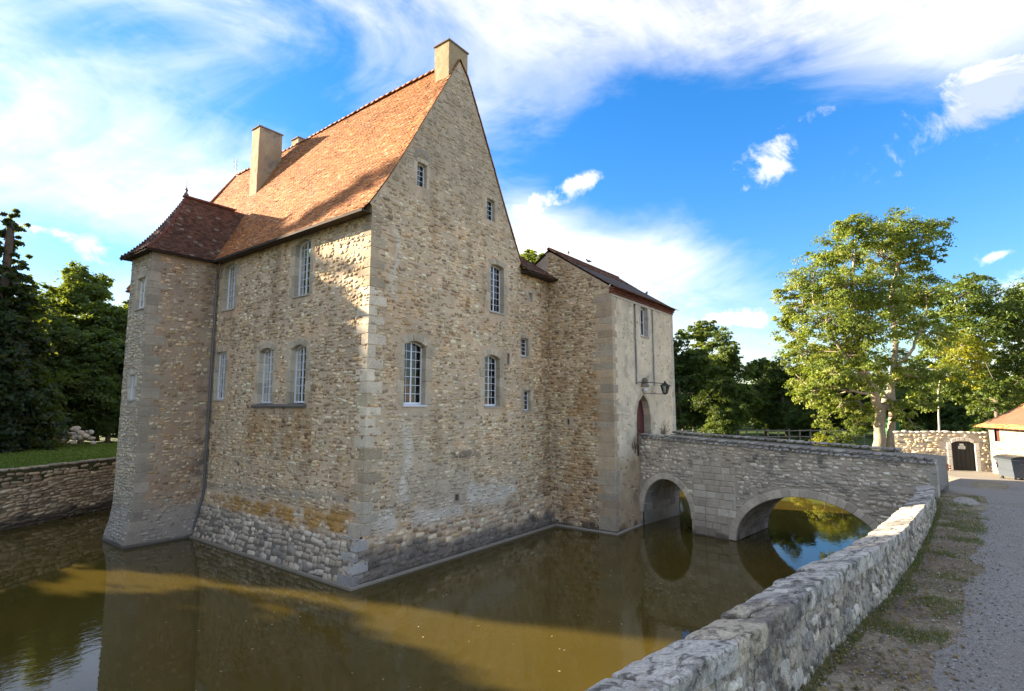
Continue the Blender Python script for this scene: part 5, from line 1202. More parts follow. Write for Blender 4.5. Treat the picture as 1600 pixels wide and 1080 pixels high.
m = MB(); q = fh(np.array([-.5, HL, HL, -.5]), np.array([.43, .43, -2, -2]), np.array([2.40, 2.40, 3.72, 3.72])); m.add(q, np.array([[0, 1, 2, 3]]), (.2, .1, .06)); q = fh(np.array([-.5, HL, HL, -.5]), np.array([-2, -2, -4.4, -4.4]), np.array([3.72, 3.72, 2.4, 2.4])); m.add(q, np.array([[0, 1, 2, 3]]), (.3, .14, .07)); hr = m.build('roof', M['tile'], shed)
tiles('roof_tiles', PH * np.array([-1, 1]), lambda t: -.5, lambda t: HL, lambda u, a, z: f_h(np.asarray(u), np.broadcast_to(z, np.shape(u)), -np.broadcast_to(a, np.shape(u))), hr, 83, pal=np.array([(.58, .26, .09), (.52, .22, .08), (.62, .32, .13), (.46, .19, .08)]))
# wheeled bin
bx = np.array([24.05, -15.98]); wb = thing('wheeled_bin', 'grey four-wheeled rubbish container beside the shed wall', 'bin', (bx[0], bx[1], YZ), None, True, math.atan2(HD[1], HD[0]))
m = MB(); A_ = np.array([(-.62, -.42, .2), (.62, -.42, .2), (.62, .42, .2), (-.62, .42, .2), (-.70, -.52, .95), (.70, -.52, .95), (.70, .52, .95), (-.70, .52, .95)]); m.add(A_, BOXF); m.box((-.74, -.56, .93), (.74, .56, 1.0), None, .02)
for sx in (-.74, .70): m.box((sx, -.2, .80), (sx + .04, .2, .84), None, .01)
m.box((-.66, -.49, .52), (.66, .49, .57), None, .01)
m.build('bin_body', M['bin'], wb)
th = np.linspace(0, math.pi, 9); A_ = np.array([(x_, -.56 * math.cos(t), 1.0 + .16 * math.sin(t)) for x_ in (-.72, .72) for t in th]); lid = np.array([[i, i + 1, 10 + i, 9 + i] for i in range(8)])
obj('bin_lid', A_, [lid, np.array([list(range(9))]), np.array([list(range(17, 8, -1))])], M['bin_lid'], wb)
for sx in (-.5, .5):
    for sy in (-.36, .36):
        V, F = tubegeo([(sx, sy - .03, .1), (sx, sy + .03, .1)], .1, 14); wh = obj('wheel', V, F, M['bin_lid'], wb); m = MB(); m.box((sx - .03, sy - .05, .12), (sx + .03, sy - .035, .24)); m.box((sx - .03, sy + .035, .12), (sx + .03, sy + .05, .24)); m.build('fork', M['lead'], wh)
for k_, (m_, z0) in enumerate((('sign', .70), ('red_strip', .62), ('sign', .54))):
    for sy in (-.548, .548): V = np.array([(-.66, sy, z0), (-.5, sy, z0 + .08), (-.5, sy, z0 + .16), (-.66, sy, z0 + .08)]); obj('warning_stripe', V, np.array([[0, 1, 2, 3]]), M[m_], wb)
    V = np.array([(-.705, -.4, z0), (-.705, -.2, z0 + .08), (-.705, -.2, z0 + .15), (-.705, -.4, z0 + .07)]); obj('warning_stripe', V, np.array([[0, 1, 2, 3]]), M[m_], wb)
# tall green cabinet behind the wall end
gp = at(1394, 700, 34.5); cab = thing('green_cabinet', 'tall narrow green cabinet between the big trunk and the yard wall', 'cabinet', (gp[0], gp[1], 1.5), None, True, YAW + .1)
m = MB(); m.box((-.38, -.3, 0), (.38, .3, 2.75), None, .03); m.build('cabinet_body', M['green'], cab); m = MB(); m.box((-.42, -.34, 1.9), (.42, .34, 1.98), None, .02); m.build('ledge', M['green'], cab); V, F = lathe([(.40, 0), (.34, .14), (.2, .22), (0, .25)], 4, (0, 0, 2.76)); obj('cap', V, F, M['green'], cab)
# pale slab in the verge
sl = rock(2.3, .62, .08, gq, 12, .30, .6); o_ = obj('stone_slab', sl[0] + np.array((10.6, -13.62, float(hz(np.array(10.6), np.array(-13.62))) + .0)), sl[1], M['near_stone'], None, (.44, .40, .33), True); tag(o_, 'flat pale stone slab set in the verge at the bridge end', 'slab')

# ================================================================== VEGETATION
def leaf_geo(P, size, g, nb=None, flat=.35):
    """pointed, slightly folded leaves: one quad each"""
    n = len(P); nrm = g.normal(0, 1, (n, 3)); nrm[:, 2] = np.abs(nrm[:, 2]) * .8 + flat
    if nb is not None: nrm += nb * .9
    nrm /= np.linalg.norm(nrm, axis=1)[:, None]; a = np.cross(nrm, g.normal(0, 1, (n, 3))); a /= np.linalg.norm(a, axis=1)[:, None] + 1e-9; b = np.cross(nrm, a)
    s = (np.asarray(size) * g.uniform(.65, 1.3, n))[:, None]
    V = np.stack([P - a * s * .55, P + b * s * .34 + nrm * s * .10, P + a * s * .55 - nrm * s * .06, P - b * s * .34 + nrm * s * .10], 1)
    return V.reshape(-1, 3), (np.arange(n) * 4)[:, None] + np.arange(4)[None]
def clump_leaves(ctr, rad, nsub, per, size, g, flat=(1, 1, .78), shell=.55):
    """leaf sprays scattered through an ellipsoid, thicker towards its skin; returns points, outward bias, spray ids and spray centres"""
    d = g.normal(0, 1, (nsub, 3)); d /= np.linalg.norm(d, axis=1)[:, None]; r = (g.uniform(shell ** 3, 1, nsub) ** (1 / 3))[:, None] * (1 + .16 * g.normal(0, 1, (nsub, 1)))
    sc = ctr + d * r * rad * np.array(flat); sr = rad * g.uniform(.16, .34, nsub)
    idx = np.repeat(np.arange(nsub), per); off = g.normal(0, .5, (len(idx), 3)) * sr[idx][:, None] * np.array([1.15, 1.15, .55]); off[:, 2] -= .25 * (off[:, 0] ** 2 + off[:, 1] ** 2) / (sr[idx] + 1e-6)
    return sc[idx] + off, d[idx], idx, sc
def limb(m, a, b, r0, r1, g, sag=.12, k=6, n=7, col=(.20, .165, .12)):
    t = np.linspace(0, 1, n)[:, None]; a, b = np.asarray(a, float), np.asarray(b, float); L = np.linalg.norm(b - a); mid = (a + b) / 2 + g.normal(0, .09, 3) * L + np.array([0, 0, sag * L])
    P = (1 - t) ** 2 * a + 2 * t * (1 - t) * mid + t ** 2 * b; m.tube(P, np.linspace(r0, r1, n), k, col); return P
LEAF = {'ash': ((.145, .205, .034), (.195, .25, .046), (.10, .152, .030), (.25, .285, .066)), 'dark': ((.040, .080, .020), (.056, .105, .024), (.032, .062, .018), (.075, .125, .028)),
        'mid': ((.075, .125, .024), (.10, .155, .03), (.055, .098, .022), (.135, .185, .038)), 'yellow': ((.26, .27, .018), (.31, .29, .02), (.19, .22, .02), (.35, .34, .035)), 'fir': ((.018, .040, .020), (.026, .052, .026), (.014, .030, .016), (.03, .06, .024))}
def leaf_cols(n, idx, kind, g):
    p = np.array(LEAF[kind]); ns = idx.max() + 1; sp = p[g.integers(0, 4, ns)] * g.uniform(.8, 1.2, (ns, 1)); return np.repeat(sp[idx] * g.uniform(.75, 1.25, (n, 1)), 4, 0)
def tree_meshes(name, clumps, base, trunk_r, fork, kind, g, per=60, size=.16, dens=26, twig=True, bark=(.23, .20, .155), shell=.55, twigs=.35, conic=False, leaders=()):
    """clumps: list of (centre, radius, kind or None) in local coordinates; returns trunk mesh and crown mesh"""
    m = MB(); fork = np.asarray(fork, float); V = []; F = []; C_ = []; off = 0
    n = 9; t = np.linspace(0, 1, n); P = np.outer(1 - t, base) + np.outer(t, fork); P[1:-1] += g.normal(0, trunk_r * .10, (n - 2, 3)) * np.array([1, 1, 0]); rr = trunk_r * (1 + .75 * np.exp(-t * 9)) * (1 - .28 * t); m.tube(P, rr, 12, bark)
    node = [P[i] for i in range(3, n)] if conic else [P[-1], P[-2]]; rad = [trunk_r * .75] * len(node); path = [0.0] * len(node)
    for pts_, r_a, r_b in leaders:
        pts_ = np.asarray(pts_, float); tq = np.linspace(0, len(pts_) - 1, 4 * len(pts_)); Lp = np.stack([np.interp(tq, np.arange(len(pts_)), pts_[:, i]) for i in range(3)], -1); Lp[1:-1] = (Lp[:-2] + 2 * Lp[1:-1] + Lp[2:]) / 4 + g.normal(0, .05, Lp[1:-1].shape)
        rq = np.linspace(r_a, r_b, len(Lp)); m.tube(Lp, rq, 9, bark); node += [Lp[i] for i in range(5, len(Lp))]; rad += [rq[i] * .8 for i in range(5, len(Lp))]; path += list(np.linspace(0, 2, len(Lp) - 5))
    if leaders: node, rad, path = node[2:], rad[2:], path[2:]
    for c, r, kd in sorted(clumps, key=lambda q: np.linalg.norm(np.asarray(q[0]) - fork)):
        c = np.asarray(c, float); A_ = np.array(node); cost = np.linalg.norm(A_ - c, axis=1) + .35 * np.array(path) + 1.2 * np.maximum(0, A_[:, 2] - c[2]); j = int(np.argmin(cost)); r0 = max(.03, min(rad[j] * .62, trunk_r * .5, .03 + .055 * np.linalg.norm(A_[j] - c)))
        Pl = limb(m, A_[j], c, r0, max(.02, r0 * .32), g, .06, 7, 8, bark); rr_ = np.linspace(r0, r0 * .32, 8)
        for i in (2, 4, 6): node.append(Pl[i]); rad.append(rr_[i]); path.append(path[j] + np.linalg.norm(Pl[i] - A_[j]))
        ns = max(6, int(dens * r * r)); pts, nb, idx, sc = clump_leaves(c, r, ns, per, size, g, shell=shell)
        for q in sc[g.random(ns) < twigs]: limb(m, Pl[g.integers(4, 8)], q, .025, .008, g, .05, 4, 4, bark)
        v, f = leaf_geo(pts, np.full(len(pts), size), g, nb); V.append(v); F.append(f + off); off += len(v); C_.append(leaf_cols(len(pts), idx, kd or kind, g))
    tm = mesh('trunk', np.concatenate(m.V), [np.concatenate(x) for x in m.F.values()], M['bark'], np.concatenate(m.C), True)
    cm = mesh('crown', np.concatenate(V), np.concatenate(F), M['leaf'], np.concatenate(C_)); return tm, cm
def plant_tree(name, tm, cm, loc, label, group=None, rz=0.0, scale=1.0, cat='tree'):
    t = thing(name, label, cat, loc, group, True, rz, scale); inst('trunk', tm, t); inst('crown', cm, t); return t
gt = np.random.default_rng(5)
# --- the big ash by the bridge
TB = at(1372, 704, 34.0); TB[2] = 1.55
def px_clumps(L, D0, base, kind=None):
    out = []
    for px, py, rp, dd, *kd in L:
        D = D0 + dd; p = at(px, py, D); out.append((p - base, rp / FPX * D * .93, kd[0] if kd else kind))
    return out
ASH = [(1345, 364, 40, 0), (1392, 355, 34, 1), (1438, 370, 40, 0), (1302, 388, 32, -1), (1466, 352, 22, 0), (1330, 352, 26, -1), (1370, 400, 38, 1.5), (1272, 432, 40, 0), (1325, 445, 42, -1.8), (1385, 452, 44, -1.2), (1243, 478, 30, 0), (1218, 497, 18, .5),
       (1290, 500, 42, -1.8), (1348, 515, 44, -2.4), (1408, 505, 36, -1), (1446, 452, 34, 1), (1255, 552, 34, 0), (1300, 575, 38, -2), (1345, 585, 36, -2.6), (1268, 612, 30, -.6), (1424, 585, 30, -1), (1458, 520, 34, 1), (1312, 630, 26, -1.4), (1408, 640, 24, -.6),
       (1446, 625, 28, .5), (1330, 480, 44, 2), (1400, 470, 40, 2.4), (1300, 545, 40, 2), (1285, 660, 18, -.6), (1480, 585, 26, 1.2), (1420, 410, 30, 1.2), (1290, 460, 30, 1.5), (1432, 672, 18, -.5), (1330, 555, 34, -1), (1390, 565, 30, 1.5), (1370, 600, 24, 2), (1250, 590, 26, 1), (1240, 520, 28, 1), (1290, 625, 26, 1.5), (1345, 640, 22, -2), (1470, 400, 14, 0), (1410, 380, 24, -1), (1318, 405, 26, 1), (1232, 455, 22, 1)]
pl_ = lambda *L: [at(a, b, 34 + d) - TB for a, b, d in L]
LEAD = [(pl_((1374, 640, 0), (1362, 605, -.3), (1345, 560, -.6), (1335, 500, -.5), (1330, 440, -.2), (1338, 385, 0)), .27, .06), (pl_((1380, 640, 0), (1394, 600, .3), (1400, 545, .8), (1392, 480, 1), (1400, 420, .8), (1425, 375, .4)), .24, .06),
        (pl_((1360, 600, -.3), (1325, 560, -1.4), (1295, 520, -1.4), (1270, 470, -.6)), .13, .05), (pl_((1398, 580, .4), (1430, 540, .4), (1448, 490, .8)), .12, .05), (pl_((1366, 615, -.2), (1320, 610, -1.4), (1285, 600, -1.2)), .10, .04)]
tm, cm = tree_meshes('ash', px_clumps(ASH, 34.0, TB), (0, 0, 0), .36, at(1376, 632, 34) - TB, 'ash', gt, per=56, size=.15, dens=25, shell=.58, leaders=LEAD, bark=(.35, .295, .215))
ash_t = plant_tree('ash_tree', tm, cm, TB, 'tall sunlit ash tree with pale forked trunk behind the bridge')
mm = MB(); limb(mm, (.42, -.30, 0), at(1393, 606, 34.3) - TB, .25, .17, gt, .02, 10, 9, (.36, .30, .22)); o_ = mm.build('second_stem', M['bark'], ash_t, True)
# --- trees at the right edge
RB = at(1560, 690, 41); RB[2] = 1.5
RT2 = [(1502, 462, 38, 0), (1552, 478, 42, 0), (1598, 512, 40, 0), (1528, 520, 38, -1), (1484, 500, 30, 1), (1625, 470, 50, 2), (1575, 560, 30, 1), (1640, 560, 45, 0), (1520, 440, 24, 1), (1600, 590, 22, 0), (1460, 470, 30, 2), (1495, 540, 34, 2), (1545, 600, 30, 2), (1480, 600, 28, 3), (1590, 620, 26, 2), (1455, 560, 28, 3), (1520, 625, 24, 2), (1570, 500, 34, 2), (1556, 606, 26, -1.6), (1534, 634, 20, -1), (1582, 612, 24, -1.6), (1560, 640, 18, -1)]
tm, cm = tree_meshes('dark', px_clumps(RT2, 41, RB), (0, 0, 0), .20, at(1556, 625, 41) - RB, 'mid', gt, per=50, size=.20, dens=18, bark=(.16, .13, .10)); plant_tree('broadleaf_tree', tm, cm, RB, 'dark green spreading tree at the right edge behind the shed')
QB = at(1466, 690, 38); QB[2] = 1.5
YT = [(1500, 548, 34, 0), (1476, 580, 22, 0), (1526, 566, 26, .5), (1512, 590, 24, -.5), (1486, 530, 20, .5), (1540, 545, 18, 0)]
tm, cm = tree_meshes('yellow', px_clumps(YT, 38, QB), (0, 0, 0), .07, at(1466, 610, 38) - QB, 'yellow', gt, per=42, size=.17, dens=24, bark=(.45, .42, .36)); plant_tree('young_tree', tm, cm, QB, 'slender young tree with bright yellow leaves right of the ash')
# --- stock of background trees, copied
def proto(seed, kind, h=14.0, cr=4.2, per=40, size=.29, conic=False, dens=15):
    g = np.random.default_rng(seed); cl = []
    if conic:
        for i in range(30):
            t = (i + .5) / 30; z = h * (.10 + .88 * t); r = cr * (1 - t) ** .85 + .25; nb = max(1, int(4 * (1 - t) + 1))
            for j in range(nb): a = g.uniform(0, 2 * math.pi); cl.append(((r * .55 * math.cos(a), r * .55 * math.sin(a), z - .2 * r), max(.5, r * .6), None))
        return tree_meshes('fir', cl, (0, 0, 0), .28, (0, 0, h * .93), kind, g, per, size, dens * 1.3, bark=(.10, .08, .06), shell=.3, twigs=.1, conic=True)
    for i in range(19):
        a = g.uniform(0, 2 * math.pi); t = g.uniform(.08, 1.0); z = h * (.12 + .76 * t); prof = math.sin(math.pi * min(1, (.20 + t * .72))) ** .7; r = cr * prof * g.uniform(.35, .85)
        cl.append(((r * math.cos(a), r * math.sin(a), z), cr * g.uniform(.28, .46), None))
    cl.append(((0, 0, h * .93), cr * .30, None)); cl.append(((.3, .2, h * .6), cr * .5, None)); cl.append(((0, 0, h * .35), cr * .5, None))
    return tree_meshes('bg', cl, (0, 0, 0), .26, (g.normal(0, .3), g.normal(0, .3), h * .48), kind, g, per, size, dens, bark=(.12, .10, .075), twigs=.12)
PR = [proto(101, 'dark'), proto(102, 'mid'), proto(103, 'dark', 12, 4.8), proto(104, 'mid', 15, 3.8), proto(105, 'fir', 15, 3.0, 40, .26, True, 13)]
PRH = [14, 14, 12, 15, 15]
def bg_tree(px, topy, D, k, label, group, wide=1.0, name='broadleaf_tree', hgt=None):
    p = at(px, 640, D); z0 = float(hz(np.array(p[0]), np.array(p[1]))) - .1; top = at(px, topy, D)[2] if hgt is None else z0 + hgt
    s = (top - z0) / PRH[k]; return plant_tree(name, *PR[k], (p[0], p[1], z0), label, group, gt.uniform(0, 6.28), (s * wide, s * wide, s))
GR = 'dark trees beyond the right bank'
for px, ty, D, k, wd, lb in (
    (1066, 520, 56, 0, 1.0, 'dark tree rising right beside the gatehouse corner'), (1108, 498, 62, 1, 1.05, 'rounded tree with sunlit crown above the bridge, nearest the gatehouse'), (1150, 532, 58, 3, .9, 'green tree second to the right of the gatehouse'),
    (1196, 562, 66, 2, 1.0, 'low dark tree in the dip between gatehouse and ash tree'), (1228, 552, 60, 0, .95, 'dark round tree just left of the ash crown'), (1290, 560, 68, 2, 1.2, 'shaded tree partly hidden behind the ash crown, left of its trunk'),
    (1345, 575, 64, 0, 1.1, 'shaded tree straight behind the ash trunk'), (1425, 570, 66, 1, 1.1, 'shaded tree behind the yard wall, next to the ash trunk'), (1490, 590, 62, 2, 1.1, 'dark tree behind the yard wall below the yellow tree'),
    (1545, 560, 70, 0, 1.0, 'tree far behind the shed roof'), (1620, 540, 80, 1, 1.0, 'distant tree at the right picture edge'), (1130, 590, 50, 2, 1.0, 'low spreading dark tree behind the wooden fence'), (1260, 610, 54, 2, 1.1, 'low bushy tree behind the fence, left of the ash')):
    bg_tree(px, ty, D, k, lb, GR, wd)
bg_tree(835, 388, 62, 1, 'tree top showing between the gable and the gatehouse roof', 'trees behind the castle', .9)
for px, ty, D, k, lb in ((905, 470, 75, 0, 'tree behind the gatehouse, hidden from the road'), (700, 480, 75, 1, 'tree behind the manor, hidden from the road')):
    bg_tree(px, ty, D, k, lb, 'trees behind the castle', 1.1)
GLf = 'trees beyond the left lawn'
for px, ty, D, k, wd, nm, lb in (
    (-14, 322, 33, 4, 1.0, 'fir_tree', 'tall dark fir cut by the left picture edge'), (48, 446, 42, 0, 1.1, 'broadleaf_tree', 'dark tree beside the fir at the left edge'), (100, 408, 47, 3, .95, 'broadleaf_tree', 'tallest leafy tree between the left edge and the tower'),
    (150, 480, 45, 2, 1.1, 'broadleaf_tree', 'dark round tree close to the tower on the left'), (190, 466, 50, 1, 1.0, 'broadleaf_tree', 'light green tree peeping out from behind the tower'), (75, 500, 40, 2, 1.2, 'broadleaf_tree', 'low dark tree at the back of the left lawn'),
    (15, 520, 38, 0, 1.1, 'broadleaf_tree', 'low dark tree under the fir at the left edge'), (130, 540, 41, 0, 1.0, 'broadleaf_tree', 'shaded low tree behind the ruined stones'), (225, 520, 46, 0, 1.2, 'broadleaf_tree', 'dark tree half hidden behind the stair tower'), (280, 500, 52, 0, 1.2, 'broadleaf_tree', 'dark tree wholly behind the stair tower'), (172, 590, 43, 2, 1.3, 'broadleaf_tree', 'low dark tree at the lawn edge between ruined stones and tower')):
    bg_tree(px, ty, D, k, lb, GLf, wd, nm)
# tall trees on the sunny side, beyond the left picture edge: their shade falls over the moat and the manor walls
SHD = [(-9.7, 39.0, 24.5, 4, .50, 'tallest fir of the sunny left bank, set back behind the others'), (-7.2, 30.0, 20.6, 4, .55, 'tall fir on the sunny left bank, nearest the castle'), (-14.3, 27.0, 18.0, 3, 1.0, 'slim tree on the sunny left bank beside the gap that lets the light through'), (-20.9, 34.0, 20.0, 0, .95, 'tree of the second row beside the gap on the sunny left bank'), (-21.0, 26.0, 18.0, 0, 1.05, 'broad dark tree on the sunny left bank, third from the castle'),
       (-27.5, 23.0, 18.0, 2, 1.0, 'low wide tree on the sunny left bank, fourth from the castle'), (-33.0, 16.0, 17.0, 1, 1.15, 'outermost tree on the sunny left bank'), (-24.0, 40.0, 21.0, 3, 1.0, 'tallest tree of the second row on the sunny left bank'), (-5.2, 37.5, 20.5, 4, .9, 'fir of the second row on the left bank behind the lawn')]
for x_, y_, h_, k, wd, lb in SHD:
    s = h_ / PRH[k]; plant_tree('fir_tree' if k == 4 else 'broadleaf_tree', *PR[k], (x_, y_, float(hz(np.array(x_), np.array(y_))) - .1), lb, 'trees of the left bank', gt.uniform(0, 6.28), (s * wd, s * wd, s))
# --- far wood closing the horizon
g = np.random.default_rng(44); V = []; F = []; C_ = []; off = 0
for px in np.r_[np.arange(-200, 420, 22), np.arange(880, 1760, 22)]:
    for r_ in range(2):
        D = 88 + 14 * r_ + g.uniform(-5, 5); p = at(px + g.uniform(-10, 10), 640, D); hh = g.uniform(7, 10.5); pts, nb, idx, sc = clump_leaves(np.array((p[0], p[1], 1.5 + hh * .5)), hh * .5, 26, 26, .5, g, (.75, .75, 1.0), .3)
        v, f = leaf_geo(pts, np.full(len(pts), .62), g, nb); V.append(v); F.append(f + off); off += len(v); C_.append(leaf_cols(len(pts), idx, 'dark', g))
o_ = obj('distant_wood', np.concatenate(V), np.concatenate(F), M['leaf'], None, np.concatenate(C_), kind='stuff'); tag(o_, 'dark band of distant woodland along the horizon', 'wood')
# --- shrubs
def shrub(name, label, loc, r, h, kind, seed, size=.10, per=40, cat='shrub', group=None):
    g = np.random.default_rng(seed); cl = [((g.normal(0, r * .35), g.normal(0, r * .35), h * g.uniform(.3, .75)), r * g.uniform(.4, .62), None) for _ in range(7)]
    tm_, cm_ = tree_meshes('shrub', cl, (0, 0, -.1), .05, (0, 0, h * .3), kind, g, per, size, 30 / max(r, .5), bark=(.14, .11, .08), shell=.4)
    t = thing(name, label, cat, loc, group, True); inst('stem', tm_, t); inst('foliage', cm_, t); return t
for px, py, D, r, h, kd, sd, lb in ((1283, 690, 36, 1.35, 2.3, 'yellow', 1, 'bright yellow-green shrub behind the bridge parapet'), (1245, 694, 36, .8, 1.55, 'yellow', 2, 'small yellow shrub left of the bigger yellow one'), (1338, 690, 36, 1.5, 3.6, 'mid', 3, 'dark green shrub at the left foot of the ash trunk'),
                                     (1310, 700, 36, 1.0, 1.7, 'mid', 4, 'low green shrub between the yellow shrub and the ash trunk'), (1432, 668, 36, 1.1, 2.6, 'mid', 5, 'leafy shrub overhanging the left end of the yard wall'), (1545, 656, 38, 1.2, 2.8, 'dark', 6, 'dark shrub behind the yard wall beside the shed')):
    p = at(px, py, D); shrub('shrub', lb, (p[0], p[1], float(hz(np.array(p[0]), np.array(p[1])))), r, h, kd, sd)
for x_, y_, r, h, kd, sd, lb in ((-.2, 29.5, .55, .75, 'dark', 11, 'small dark bush in front of the ruined stones'), (-3.2, 31, 1.1, 1.7, 'dark', 12, 'dark clipped bush left of the ruined stones'), (4.4, 30.5, .9, 1.1, 'dark', 13, 'low bush right of the ruined stones near the tower'), (-5.6, 27.5, .9, 1.2, 'dark', 14, 'dark low bush at the left edge of the lawn'), (-6.6, 20.2, .7, .8, 'dark', 15, 'low brown-green bush on top of the far moat wall')):
    shrub('shrub', lb, (x_, y_, float(hz(np.array(x_), np.array(y_)))), r, h, kd, sd)
p = np.array((24.0, -16.0)); shrub('shrub', 'low yellow plant between bin and shed wall', (26.3, -15.95, YZ), .35, .5, 'yellow', 21, .07)
# ruined stones on the far lawn
rc = np.array((1.77, 32.74)); ru = thing('ruined_stonework', 'heap of pale masonry on the lawn under the left trees', 'masonry', (rc[0], rc[1], 2.3)); g = np.random.default_rng(3)
for i in range(34):
    a = g.uniform(-1.5, 1.5); z_ = g.uniform(0, 1.25) * (1 - .35 * abs(a) / 1.5); V, F = rock(g.uniform(.3, .6), g.uniform(.3, .5), g.uniform(.22, .34), g, 5, .09, .45); pp = rc + np.array((RT[0] * a, RT[1] * a)) + g.normal(0, .12, 2)
    obj('stone', V + np.array((pp[0], pp[1], 2.4 + z_)), F, M['stone'], ru, np.array((.46, .42, .34)) * g.uniform(.75, 1.2), True)
# wooden fence beyond the right bank
fn = thing('wooden_fence', 'weathered post-and-rail fence in front of the dark trees beyond the bridge', 'fence', tuple(at(1220, 690, 50)[:2]) + (1.5,))
F0, F1 = at(1050, 680, 50), at(1350, 680, 50); nP = 19
for i in range(nP):
    p = F0 + (F1 - F0) * i / (nP - 1); V, F = boxgeo((p[0] - .06, p[1] - .06, 1.3), (p[0] + .06, p[1] + .06, 2.98 + gt.uniform(-.04, .05)), .015); obj('post', V, F, M['wood'], fn, np.array((.26, .23, .19)) * gt.uniform(.8, 1.15))
for i in range(nP - 1):
    p, q = F0 + (F1 - F0) * i / (nP - 1), F0 + (F1 - F0) * (i + 1) / (nP - 1)
    for z_ in (2.85, 2.3): V, F = tubegeo([(p[0], p[1], z_ + gt.uniform(-.03, .03)), (q[0], q[1], z_ + gt.uniform(-.03, .03))], .05, 6); obj('rail', V, F, M['wood'], fn, np.array((.28, .25, .205)) * gt.uniform(.8, 1.15))
# --- grass: lawn and verge tufts
def blades(P, h, g, wd=.012):
    n = len(P); a = g.uniform(0, 2 * math.pi, n); d = np.c_[np.cos(a), np.sin(a), np.zeros(n)]; hh = (h * g.uniform(.5, 1.3, n))[:, None]; ln = g.normal(0, .35, (n, 3)); ln[:, 2] = 1; wv = (wd * g.uniform(.7, 1.4, n))[:, None]
    V = np.stack([P - d * wv, P + d * wv, P + ln * hh], 1).reshape(-1, 3); return V, (np.arange(n) * 3)[:, None] + np.arange(3)[None]
g = np.random.default_rng(9); x_ = g.uniform(-12, 14, 60000); y_ = g.uniform(17, 36, 60000); k = ~inpoly(x_, y_, MOAT) & (((x_ - EYE[0]) * FW[0] + (y_ - EYE[1]) * FW[1]) > 20); x_, y_ = x_[k], y_[k]
V, F = blades(np.c_[x_, y_, hz(x_, y_) - .01], .10, g, .03); c = np.array([(.12, .20, .03), (.095, .16, .026), (.15, .22, .042)])[g.integers(0, 3, len(x_))] * g.uniform(.7, 1.3, (len(x_), 1)); o_ = obj('lawn_grass', V, F, M['grass'], None, np.repeat(c, 3, 0), kind='stuff'); tag(o_, 'short green lawn grass beyond the far moat wall', 'grass')
nx = 52000; x_ = -8.5 + 21 * g.random(nx) ** 1.6; off = g.random(nx) ** 1.2 * np.interp(x_, [-8, -4, 2, 10, 13], [.75, .65, .75, 1.1, 1.1]); y_ = wy(x_) - .02 - off
P = np.c_[x_, y_, np.zeros(nx)]; den = fbm(P, 1.7, 3, 77) + .3 * fbm(P, 6, 2, 78); k = (den > .20) | (off < .09); x_, y_, P = x_[k], y_[k], P[k]; P[:, 2] = hz(x_, y_) - .004
V, F = blades(P, np.where(g.random(len(P)) < .25, .085, .035), g, .0035); dryk = sstep(fbm(P, 1.1, 3, 79), -.15, .35) * g.random(len(P)); c = lerp(np.array([(.07, .115, .02), (.05, .085, .016), (.10, .13, .03)])[g.integers(0, 3, len(x_))] * g.uniform(.7, 1.3, (len(x_), 1)), (.26, .21, .12), dryk); o_ = obj('verge_grass', V, F, M['grass'], None, np.repeat(c, 3, 0), kind='stuff'); tag(o_, 'thin tufts of grass and moss along the foot of the roadside wall', 'grass')
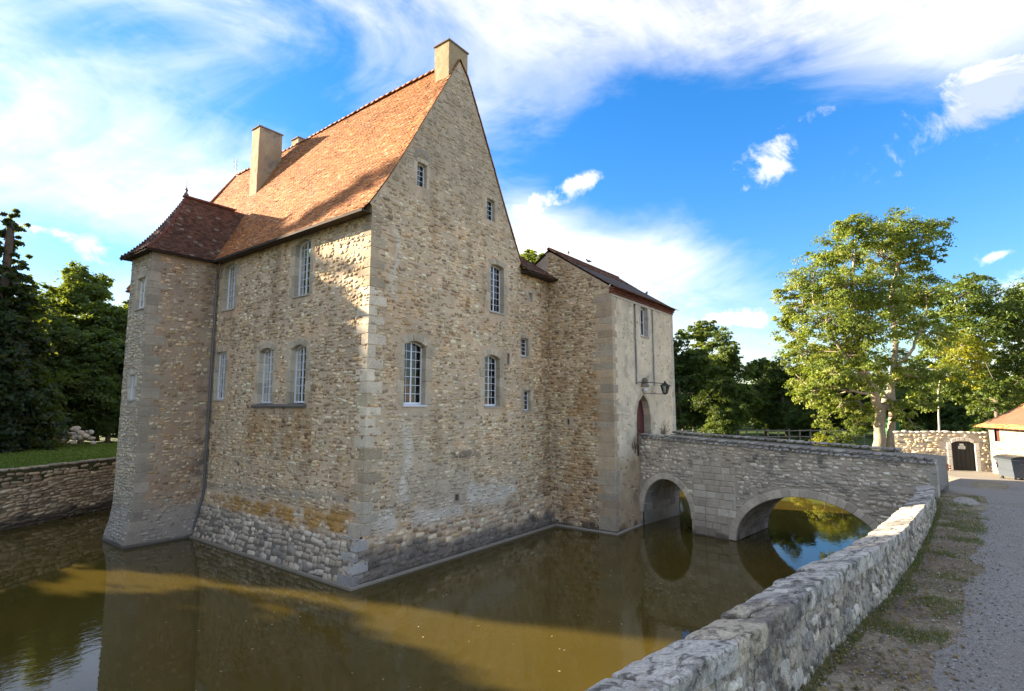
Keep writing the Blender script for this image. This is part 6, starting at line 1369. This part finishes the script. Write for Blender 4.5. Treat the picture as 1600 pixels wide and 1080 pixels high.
# gravel and leaf litter on the verge and road
n = 26000; x_ = -8.8 + 20 * g.random(n) ** 1.9; y_ = wy(x_) - .03 - 3.4 * g.random(n) ** 1.4; s = g.uniform(.003, .010, n) * g.choice([1, 1, 1, 1.7], n); O = np.array([(1, 0, 0), (-1, 0, 0), (0, 1, 0), (0, -1, 0), (0, 0, .7), (0, 0, -.7)]); 
V = np.c_[x_, y_, hz(x_, y_) + .014][:, None] + O[None] * s[:, None, None] * g.uniform(.6, 1.3, (n, 6, 1)); tf = np.array([[0, 2, 4], [2, 1, 4], [1, 3, 4], [3, 0, 4], [2, 0, 5], [1, 2, 5], [3, 1, 5], [0, 3, 5]])
c = np.array([(.42, .40, .36), (.28, .27, .26), (.20, .17, .12), (.13, .13, .14), (.30, .25, .17)])[g.integers(0, 5, n)] * g.uniform(.7, 1.2, (n, 1)); o_ = obj('gravel', V.reshape(-1, 3), (tf[None] + (np.arange(n) * 6)[:, None, None]).reshape(-1, 3), M['stone'], None, np.repeat(c, 6, 0), kind='stuff'); tag(o_, 'loose gravel scattered over the verge and road', 'gravel')
n = 1500; x_ = -7 + 19 * g.random(n) ** 1.4; y_ = wy(x_) - .03 - .8 * g.random(n) ** 1.5; V, F = leaf_geo(np.c_[x_, y_, hz(x_, y_) + .012], np.full(n, .045), g, flat=2.0); c = np.array([(.30, .19, .07), (.20, .12, .05), (.36, .27, .09), (.14, .09, .05)])[g.integers(0, 4, n)]; o_ = obj('leaf_litter', V, F, M['leaf'], None, np.repeat(c, 4, 0), kind='stuff'); tag(o_, 'dry brown leaves lying along the roadside wall', 'leaves')
n = 110; x_ = g.uniform(-5, 9, n); y_ = g.uniform(-11, 2, n); k = (y_ < -.5 - .05 * x_) | (x_ < -.5); x_, y_ = x_[k], y_[k]; V, F = leaf_geo(np.c_[x_, y_, np.full(len(x_), .008)], np.full(len(x_), .05), g, flat=6.0); V[:, 2] = np.abs(V[:, 2] - .008) * .3 + .004; o_ = obj('floating_leaves', V, F, M['leaf'], None, np.repeat(np.array([(.55, .50, .36), (.40, .36, .22)])[g.integers(0, 2, len(x_))], 4, 0), kind='stuff'); tag(o_, 'tiny pale leaves floating on the moat', 'leaves')
# plants rooted in the masonry at the bridge end of the gatehouse
for x_, z_, lb in ((12.1, 3.3, 'wiry dry plant on the gatehouse wall left of the bridge'), (15.3, 3.75, 'wiry dry plant at the gatehouse wall right of the door')):
    m = MB(); t = thing('dry_plant', lb, 'plant', (x_, GY - .06, z_))
    for i in range(26): a = gt.uniform(-1, 1); limb(m, (x_ + gt.uniform(-.25, .25), GY - .02, z_ + gt.uniform(-.3, .1)), (x_ + a * .5, GY - .12 - gt.uniform(0, .15), z_ + gt.uniform(.1, .75)), .008, .003, gt, .1, 4, 4, (.20, .16, .10))
    m.build('stems', M['bark'], t)
for o in bpy.data.objects:
    if '_local' in o: del o['_local']
